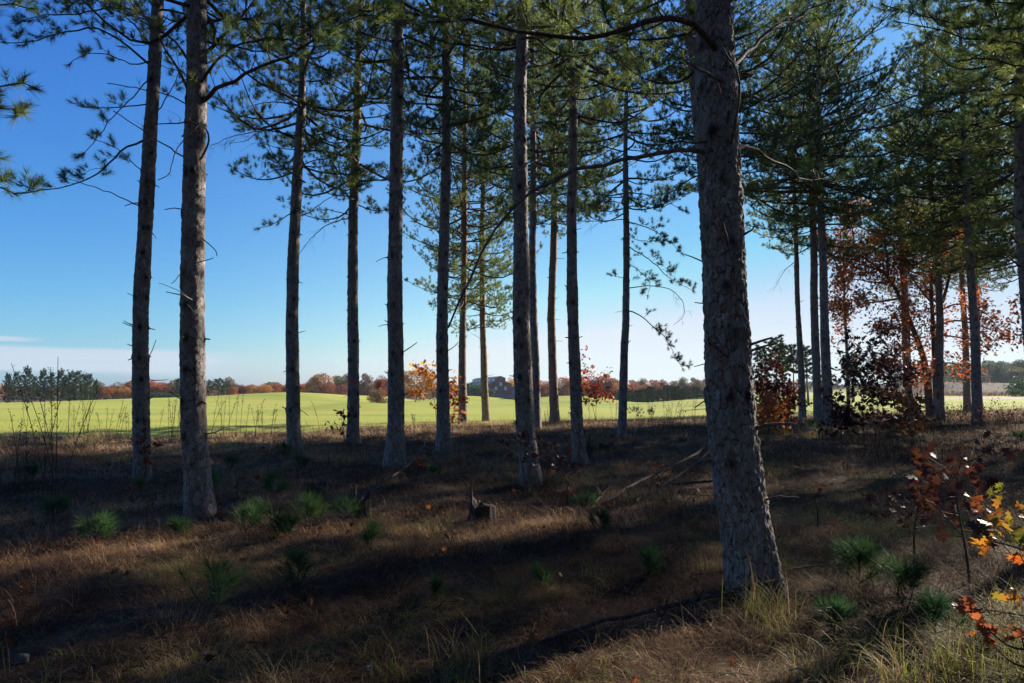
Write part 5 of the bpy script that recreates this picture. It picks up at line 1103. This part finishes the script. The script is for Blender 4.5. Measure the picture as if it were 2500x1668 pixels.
# ------------------------------------------------------------------ far trees
def far_oak(seed, H=7., w_=4.2, n=2600, ls=.30):
    g = np.random.default_rng(seed); t = thing('oak_tree', '', 'tree'); mb = MB(); tq = np.linspace(0, 1, 5)
    mb.tube(np.stack([.1 * np.sin(tq * 3), 0 * tq, tq * H * .7 - .3], 1), .16 * (1 - .7 * tq), 6, 0)
    k = 15; cc = []; 
    for i in range(k):
        a = g.uniform(0, 6.28); z = H * g.uniform(.28, .93); rr = w_ * .40 * math.sqrt(max(0, 1 - ((z / H - .5) / .52) ** 2)) * g.uniform(.55, 1.05)
        cc.append((rr * math.cos(a), rr * math.sin(a), z)); st0 = np.array([0, 0, z * .55]); mb.tube(st0 + (np.array(cc[-1]) - st0) * tq[:, None], .05 * (1 - .7 * tq), 4, 0)
    cc = np.array(cc + [(0, 0, H * .82)]); rs = w_ * g.uniform(.16, .27, len(cc)); j = g.integers(0, len(cc), n); d = nrm(g.normal(0, 1, (n, 3)))
    P = cc[j] + d * (rs[j] * g.uniform(.45, 1.08, n) ** .7)[:, None] * [1, 1, .8]
    v, f = leaves(g, P, d, ls, 1, .02, False, 0)
    mb.build('trunk', [M['far_trunk']], t); mk('crown', v, f, [M['far_rust']], None, t, False); return t
def far_pine(seed, H=10., z0=.14, w_=4.4, n=46, K=16):
    g = np.random.default_rng(seed); t = thing('pine_tree', '', 'pine tree'); mb = MB(); tq = np.linspace(0, 1, 7)
    mb.tube(np.stack([.12 * np.sin(tq * 3 + seed), 0 * tq, tq * H - .3], 1), .17 * (1 - .9 * tq) + .01, 7, 0)
    cen = lambda z: (0, 0); b, az, L, el = crown_limbs(g, cen, None, H * z0, H, w_ / 2, nwh=.62, per=4.2)
    el = el + .12; P = limb_paths(g, b, az, L, el, 6, .1, .35); mb.tube(P, (.008 + .011 * L)[:, None] * (1 - .8 * np.linspace(0, 1, 6))[None], 3, 0)
    ex, tp, td = grow(g, P, L, .02, .26, .8, .15, 2, .4, 0, .3)
    tp = np.concatenate([tp, P[:, -1]]); td = np.concatenate([td, nrm(P[:, -1] - P[:, -2])])
    v, f = needles(g, tp, nrm(td + [0, 0, .5]), K, .40, .11, 1.0, .12)
    mb.build('trunk', [M['far_trunk']], t); mk('crown', v, [f], [M['needle_far']], None, t, True); return t
OAKS = [far_oak(s, 7, w) for s, w in ((201, 5.6), (202, 4.6), (203, 6.4), (204, 5.0))]
PINS = [far_pine(211, 10, .03, 6.0), far_pine(212, 10, .06, 5.4), far_pine(213, 10, .42, 3.2), far_pine(214, 10, .52, 3.0)]
SHRB = [far_oak(221, 2.4, 3.2, 1400, .22), far_oak(222, 2.4, 2.6, 1200, .2)]
FAR = []; fu = {}
def far(tp, px, Y, top_py, mat, sx=1.0, kind=None, dz=0.):
    """place a copy so its top shows at photo height top_py"""
    x = (px - 1250) / F * Y; z = gz(x, Y) + dz; ztop = at(px, top_py, Y)[2]; base = {0: 7., 1: 7., 2: 7., 3: 7.}
    H0 = 10. if tp in PINS else (2.4 if tp in SHRB else 7.); s = max(.15, (ztop - z) / (H0 * .985)); wsx = s * sx
    r = random.uniform(0, 6.28)
    if id(tp) not in fu: 
        fu[id(tp)] = 1; o = tp; o.location = (x, Y, z); o.rotation_euler.z = r; o.scale = (wsx, wsx, s)
        for c in o.children:
            if c.name.startswith('crown'): c.material_slots[0].link = 'OBJECT'; c.material_slots[0].material = M[mat]
    else: o = copy_thing(tp, (x, Y, z), r, (wsx, wsx, s), mats={'crown': (0, M[mat])})
    o['mat'] = kind or mat; FAR.append((px, o)); return o
rg = np.random.default_rng(99)
P_, O_, S_ = PINS, OAKS, SHRB
# left pine stand
for px, Y, top, i in ((-60, 180, 915, 0), (-15, 190, 908, 1), (22, 175, 925, 0), (42, 182, 911, 1), (68, 178, 906, 0), (88, 195, 916, 1), (107, 176, 902, 0), (128, 190, 908, 1), (150, 178, 911, 0), (162, 200, 914, 1), (176, 182, 908, 0), (192, 172, 903, 1), (208, 190, 915, 0), (219, 176, 918, 1), (235, 186, 930, 0)):
    far(P_[i], px, Y, top + rg.normal(0, 5), 'needle_far', rg.uniform(.62, .85))
for px, Y, top, mt_ in ((248, 225, 934, 'far_olive'), (262, 215, 943, 'far_rust'), (276, 225, 938, 'far_rust'), (290, 235, 932, 'far_olive'), (303, 220, 940, 'far_amber'), (318, 230, 931, 'far_rust'), (338, 225, 934, 'far_rust'), (366, 225, 929, 'far_brick'), (380, 235, 933, 'far_rust'), (396, 225, 932, 'far_brick'), (412, 235, 937, 'far_rust'), (428, 225, 940, 'far_dull'), (440, 230, 928, 'far_olive')):
    far(O_[int(rg.integers(0, 4))], px, Y, top, mt_, 1.15)
for px, Y, top, mt_ in ((265, 190, 968, 'far_green'), (297, 188, 970, 'far_green'), (362, 200, 958, 'far_green'), (378, 196, 960, 'far_green'), (394, 200, 957, 'far_green'), (410, 196, 960, 'far_green'), (424, 198, 962, 'far_green')):
    far(S_[int(rg.integers(0, 2))], px, Y, top, mt_, .95)
far(P_[1], 436, 205, 925, 'needle_far', .8)
for px, Y, top, i in ((452, 205, 932, 2), (470, 210, 930, 3), (486, 200, 933, 2), (500, 205, 930, 3), (514, 212, 929, 2), (528, 202, 926, 3), (540, 208, 925, 2), (552, 200, 932, 3)):
    far(P_[i], px, Y, top, 'needle_far', 1.3)
for px, Y, top, mt_, sx in ((566, 215, 925, 'far_dull', .8), (572, 210, 946, 'far_rust', .9), (588, 240, 942, 'far_brick', 1), (603, 245, 945, 'far_rust', 1), (620, 240, 941, 'far_amber', 1.1), (641, 235, 940, 'far_amber', 1.2), (655, 300, 934, 'far_olive', 1.2), (672, 240, 938, 'far_rust', 1.1), (690, 245, 940, 'far_rust', 1.0), (705, 235, 937, 'far_amber', .9), (672, 320, 934, 'far_olive', 1.2),
        (722, 240, 941, 'far_dull', 1), (738, 235, 938, 'far_rust', 1.1), (750, 225, 948, 'far_amber', 1), (764, 230, 921, 'far_olive', .75), (778, 235, 934, 'far_dull', 1), (790, 225, 914, 'far_amber', .9), (800, 220, 935, 'far_rust', .9), (815, 240, 944, 'far_rust', 1), (830, 232, 919, 'far_olive', .8), (843, 230, 916, 'far_olive', .8), (838, 215, 940, 'far_brick', .8), (858, 240, 935, 'far_rust', 1),
        (884, 235, 940, 'far_rust', 1), (895, 225, 914, 'far_dull', .8), (912, 240, 938, 'far_brick', 1), (932, 235, 915, 'far_dull', .8), (950, 240, 925, 'far_olive', .9), (978, 235, 903, 'far_olive', .7), (995, 240, 932, 'far_rust', 1), (1018, 215, 906, 'far_amber', 1.15), (1040, 230, 915, 'far_dull', .8), (1058, 235, 938, 'far_rust', 1), (1075, 240, 945, 'far_rust', 1),
        (1102, 230, 936, 'far_rust', 1), (1118, 245, 940, 'far_dull', 1), (1246, 262, 921, 'far_amber', .8), (1260, 300, 930, 'far_amber', .9), (1290, 250, 935, 'far_olive', 1), (1322, 245, 931, 'far_rust', 1), (1336, 240, 929, 'far_rust', 1.1), (1370, 235, 923, 'far_rust', 1.1), (1384, 240, 930, 'far_rust', 1), (1408, 245, 935, 'far_dull', 1), (1425, 235, 920, 'far_rust', 1), (1440, 330, 917, 'needle_far', .5),
        (1462, 240, 922, 'far_rust', 1.1), (1476, 245, 915, 'far_brick', .9), (1490, 240, 925, 'far_rust', 1.1), (1506, 245, 930, 'far_dull', 1), (1520, 235, 935, 'far_amber', 1)):
    far(O_[int(rg.integers(0, 4))], px, Y, top, mt_, sx * 1.1)
mats_ = ['far_rust', 'far_dull', 'far_brick', 'far_olive', 'far_amber', 'far_rust']
for k, px in enumerate(np.arange(1535, 1960, 12.5)):
    far(O_[k % 4], float(px + rg.normal(0, 2)), float(255 + rg.uniform(-25, 30)), float(931 + rg.normal(0, 3.0)), mats_[int(rg.integers(0, 6))], 1.05)
# a farther belt closes the skyline
for k, px in enumerate(np.arange(-120, 1520, 19)):
    far(O_[k % 4], float(px), float(330 + rg.uniform(-15, 15)), float(942 + rg.normal(0, 2.0)), mats_[int(rg.integers(0, 6))], 1.7)
# dark green young pines in front of the orange row
for k, px in enumerate(np.arange(1488, 1745, 11.0)):
    far(P_[0] if k % 2 else P_[1], float(px + rg.normal(0, 2)), float(128 + rg.uniform(-6, 10)), float(np.interp(px, [1485, 1520, 1560, 1640, 1745], [956, 952, 950, 945, 944]) + rg.normal(0, 2.5)), 'needle_far', 1.5, 'young_pine')
for k, (px, Y) in enumerate(((1492, 118), (1512, 120), (1530, 119), (1548, 121), (1566, 119), (1584, 122))):
    far(P_[k % 2], px, Y, 962 + (k % 3), 'needle_far', 1.9, 'young_pine')
far(S_[0], 922, 74, 952, 'far_dull', .8, 'lone'); lone = FAR.pop()[1]
lone['label'] = 'lone round shrub tree on the green, reddish top and pale yellow skirt'; lone['category'] = 'tree'
l2 = far(O_[1], 930, 76, 927, 'far_brick', .75, 'lone'); FAR.pop(); l2['label'] = 'reddish small tree on the green left of the thick grey pine'; l2['category'] = 'tree'
# right: small pines on the far fairway
for px, Y, top, i, sx in ((1860, 78, 846, 2, 1.2), (1893, 62, 824, 2, 1.35), (1912, 80, 848, 3, 1.2), (1938, 60, 843, 3, 1.0), (1970, 70, 845, 2, 1.25), (2082, 72, 862, 2, 1.4), (2070, 90, 870, 3, 1.3)):
    far(P_[i], px, Y, top, 'needle_far', sx, 'fairway_pine')
for k, px in enumerate(np.arange(1965, 2300, 13.0)):
    far((O_ + P_[:1])[k % 5], float(px), float(250 + rg.uniform(-20, 30)), float(933 + rg.normal(0, 4)), ['far_olive', 'far_dull', 'far_green', 'far_rust', 'needle_far'][k % 5], 1.1)
for k, px in enumerate(np.arange(2265, 2620, 8.0)):
    far((O_ + P_[1:3])[k % 6], float(px + rg.normal(0, 2)), float(300 + rg.uniform(-35, 40)), float(np.interp(px, [2260, 2310, 2400, 2500], [908, 890, 886, 888]) + rg.normal(0, 3)), ['far_olive', 'far_green', 'far_dull', 'needle_far', 'far_olive', 'needle_far'][k % 6] if k % 6 < 4 else 'needle_far', 1.25)
for k, px in enumerate(np.arange(2270, 2620, 9.0)):
    far((O_ + P_[:1])[k % 5], float(px + rg.normal(0, 2)), float(250 + rg.uniform(-8, 12)), float(900 + rg.normal(0, 4)), ['far_green', 'far_olive', 'far_green', 'far_dull', 'needle_far'][k % 5], 1.2)
for px, Y, top, sx in ((2492, 118, 928, 1.2), (2476, 112, 950, 1.1), (2510, 120, 932, 1.2)): far(S_[0], px, Y, top, 'far_green', sx, 'round_bush')
WHAT = {'needle_far': 'dark green far pine', 'far_rust': 'rust orange far oak', 'far_amber': 'amber far oak', 'far_olive': 'olive green far oak', 'far_brick': 'brick red far oak', 'far_dull': 'dull brown far oak', 'far_green': 'low green far bush', 'young_pine': 'young dark green pine', 'fairway_pine': 'small fairway pine', 'round_bush': 'round green bush'}
name_between(FAR, lambda o: WHAT[o['mat']])
for px, o in FAR: o['group'] = 'far trees, ' + WHAT[o['mat']]; del o['mat']
for o in (lone, l2): del o['mat']

# ------------------------------------------------------------------ the brick building beyond the field
bY = 250.0; b0 = at(1193, 967, bY); bz = gz(b0[0], bY) - .4
bt = thing('brick_building', 'brick building with dark metal roof, window strip and three gable windows across the field', 'building', (b0[0], bY, bz))
bt.rotation_euler.z = R(9.5)
k_ = bY / F; X_ = lambda px: (px - 1193) * k_; Z_ = lambda py: (at(1193, py, bY)[2] - bz)
prof = [(0, 0), (X_(1249.5), 0), (X_(1249.5), Z_(938)), (X_(1234.5), Z_(931)), (X_(1234.5), Z_(922.6)), (X_(1222.5), Z_(917.8)), (X_(1210.5), Z_(922.6)), (X_(1210.5), Z_(930.5)), (0, Z_(938))]
LEN = 80.
def prism(name, prof, y0, y1, mat, parent):
    n = len(prof); V = [(x, y0, z) for x, z in prof] + [(x, y1, z) for x, z in prof]; i = np.arange(n); j = np.roll(i, -1)
    return mk(name, V, [np.stack([i, i + n, j + n, j], 1), i[None, ::-1] * 1, (i + n)[None, :]], [mat], None, parent, False)
prism('wall', prof, 0, .5, M['brick'], bt)
body = [(.15, 0), (X_(1249.5) - .15, 0), (X_(1249.5) - .15, Z_(939)), (X_(1234.5) - .1, Z_(932)), (X_(1234.5) - .1, Z_(924)), (X_(1210.5) + .1, Z_(924)), (X_(1210.5) + .1, Z_(932)), (.15, Z_(939))]
wl = prism('wall', body, .5, LEN, M['brick'], bt)
prism('roof', [(-.7, Z_(940.2)), (X_(1210.5) + .08, Z_(932.2)), (X_(1210.5) + .08, Z_(931)), (-.7, Z_(939))], .52, LEN + .5, M['roof'], bt)
prism('roof', [(X_(1249.5) + .7, Z_(940.2)), (X_(1249.5) + .7, Z_(939)), (X_(1234.5) - .08, Z_(931)), (X_(1234.5) - .08, Z_(932.2))], .52, LEN + .5, M['roof'], bt)
prism('roof', [(X_(1209.5), Z_(924)), (X_(1222.5), Z_(919.2)), (X_(1235.5), Z_(924)), (X_(1235.5), Z_(923)), (X_(1222.5), Z_(918.2)), (X_(1209.5), Z_(923))], .52, LEN + .5, M['roof'], bt)
for i in range(7): # clerestory window groups on the left side
    y0 = 2.5 + i * 11.2; mb = MB(); xw = X_(1210.5) + .06
    zc0, zc1 = Z_(930), Z_(925.2)
    for q in range(5): mb.box((xw, y0 + 1 + q * 1.9, (zc0 + zc1) / 2), (.12, .22, zc1 - zc0))
    mb.box((xw, y0 + 4.8, zc1), (.13, 7.85, .14)); mb.box((xw, y0 + 4.8, zc0), (.13, 7.85, .14))
    wn_ = mb.build('window', [M['frame']], bt, smooth=False); gb = MB(); gb.box((xw + .02, y0 + 4.8, (zc0 + zc1) / 2), (.05, 7.6, zc1 - zc0 - .15)); gb.build('pane', [M['glass']], wn_, smooth=False)
for px, pa, pb in ((1222.7, 933.8, 942.2), (1211, 944.5, 952.6), (1234.5, 944.5, 952.6)):
    xc = X_(px); za, zb = Z_(pb), Z_(pa); w2 = .42; mb = MB()
    mb.box((xc - w2, -.04, (za + zb) / 2), (.14, .10, zb - za)); mb.box((xc + w2, -.04, (za + zb) / 2), (.14, .10, zb - za)); mb.box((xc, -.045, zb), (2 * w2 + .14, .10, .14)); mb.box((xc, -.05, za), (2 * w2 + .3, .14, .12)); mb.box((xc, -.035, (za + zb) / 2), (.06, .06, zb - za - .15))
    wn_ = mb.build('window', [M['frame']], bt, smooth=False); gb = MB(); gb.box((xc, -.012, (za + zb) / 2), (2 * w2 - .12, .02, zb - za - .12)); gb.build('pane', [M['frame']], wn_, smooth=False)
mb = MB(); mb.box((X_(1235), -.9, Z_(966) - .9), (X_(1262) - X_(1200), .4, 3.0)); mb.build('terrace_wall', [M['stone']], bt, smooth=False)
mb = MB(); mb.box((X_(1256), 6, Z_(958)), (2.6, 10, Z_(943) - Z_(972))); mb.build('side_wing', [M['stone']], bt, smooth=False)
for i, (px, top, lab) in enumerate(((1147, 937, 'tall green shrub against the left end of the brick building'), (1160, 943, 'rounded green shrub beside the brick building left wall'), (1178, 946, 'green shrub left of the slim brown pine at the building'), (1196, 950, 'leafy green shrub at the corner of the brick building'))):
    o = far(S_[i % 2], px, 244, top, 'far_green', .9); FAR.pop(); o['label'] = lab; o['category'] = 'shrub'; del o['mat']; o['group'] = 'shrubs around the brick building'
# heath tufts on the dunes
g = np.random.default_rng(61); n = 26000; y = g.uniform(120, 205, n); x = g.uniform(.5, .95, n) * y; ok = fbm(x, y, .12, 2) + g.normal(0, .5, n) > .1; x, y = x[ok], y[ok]
grass('heath_grass', 'dry heath tussocks covering the dunes on the right', g, x, y, .8, .14, .8, gm_, np.where(g.random(len(x)) < .3, 0, 1).astype(np.int32), 2)

# ------------------------------------------------------------------ air
mh, nth = newmat('air'); pv = nd(nth, 'ShaderNodeVolumePrincipled'); pv.inputs['Color'].default_value = (.72, .87, 1, 1); pv.inputs['Density'].default_value = .00013; pv.inputs['Anisotropy'].default_value = .3
oh = nd(nth, 'ShaderNodeOutputMaterial'); nth.links.new(pv.outputs[0], oh.inputs['Volume'])
HAZE = True
if HAZE:
    mb = MB(); mb.box((0, 330, 10), (1100, 800, 40)); ho = mb.build('haze', [mh], None, smooth=False); ho['kind'] = 'stuff'; ho['label'] = 'faint blue air over the field'
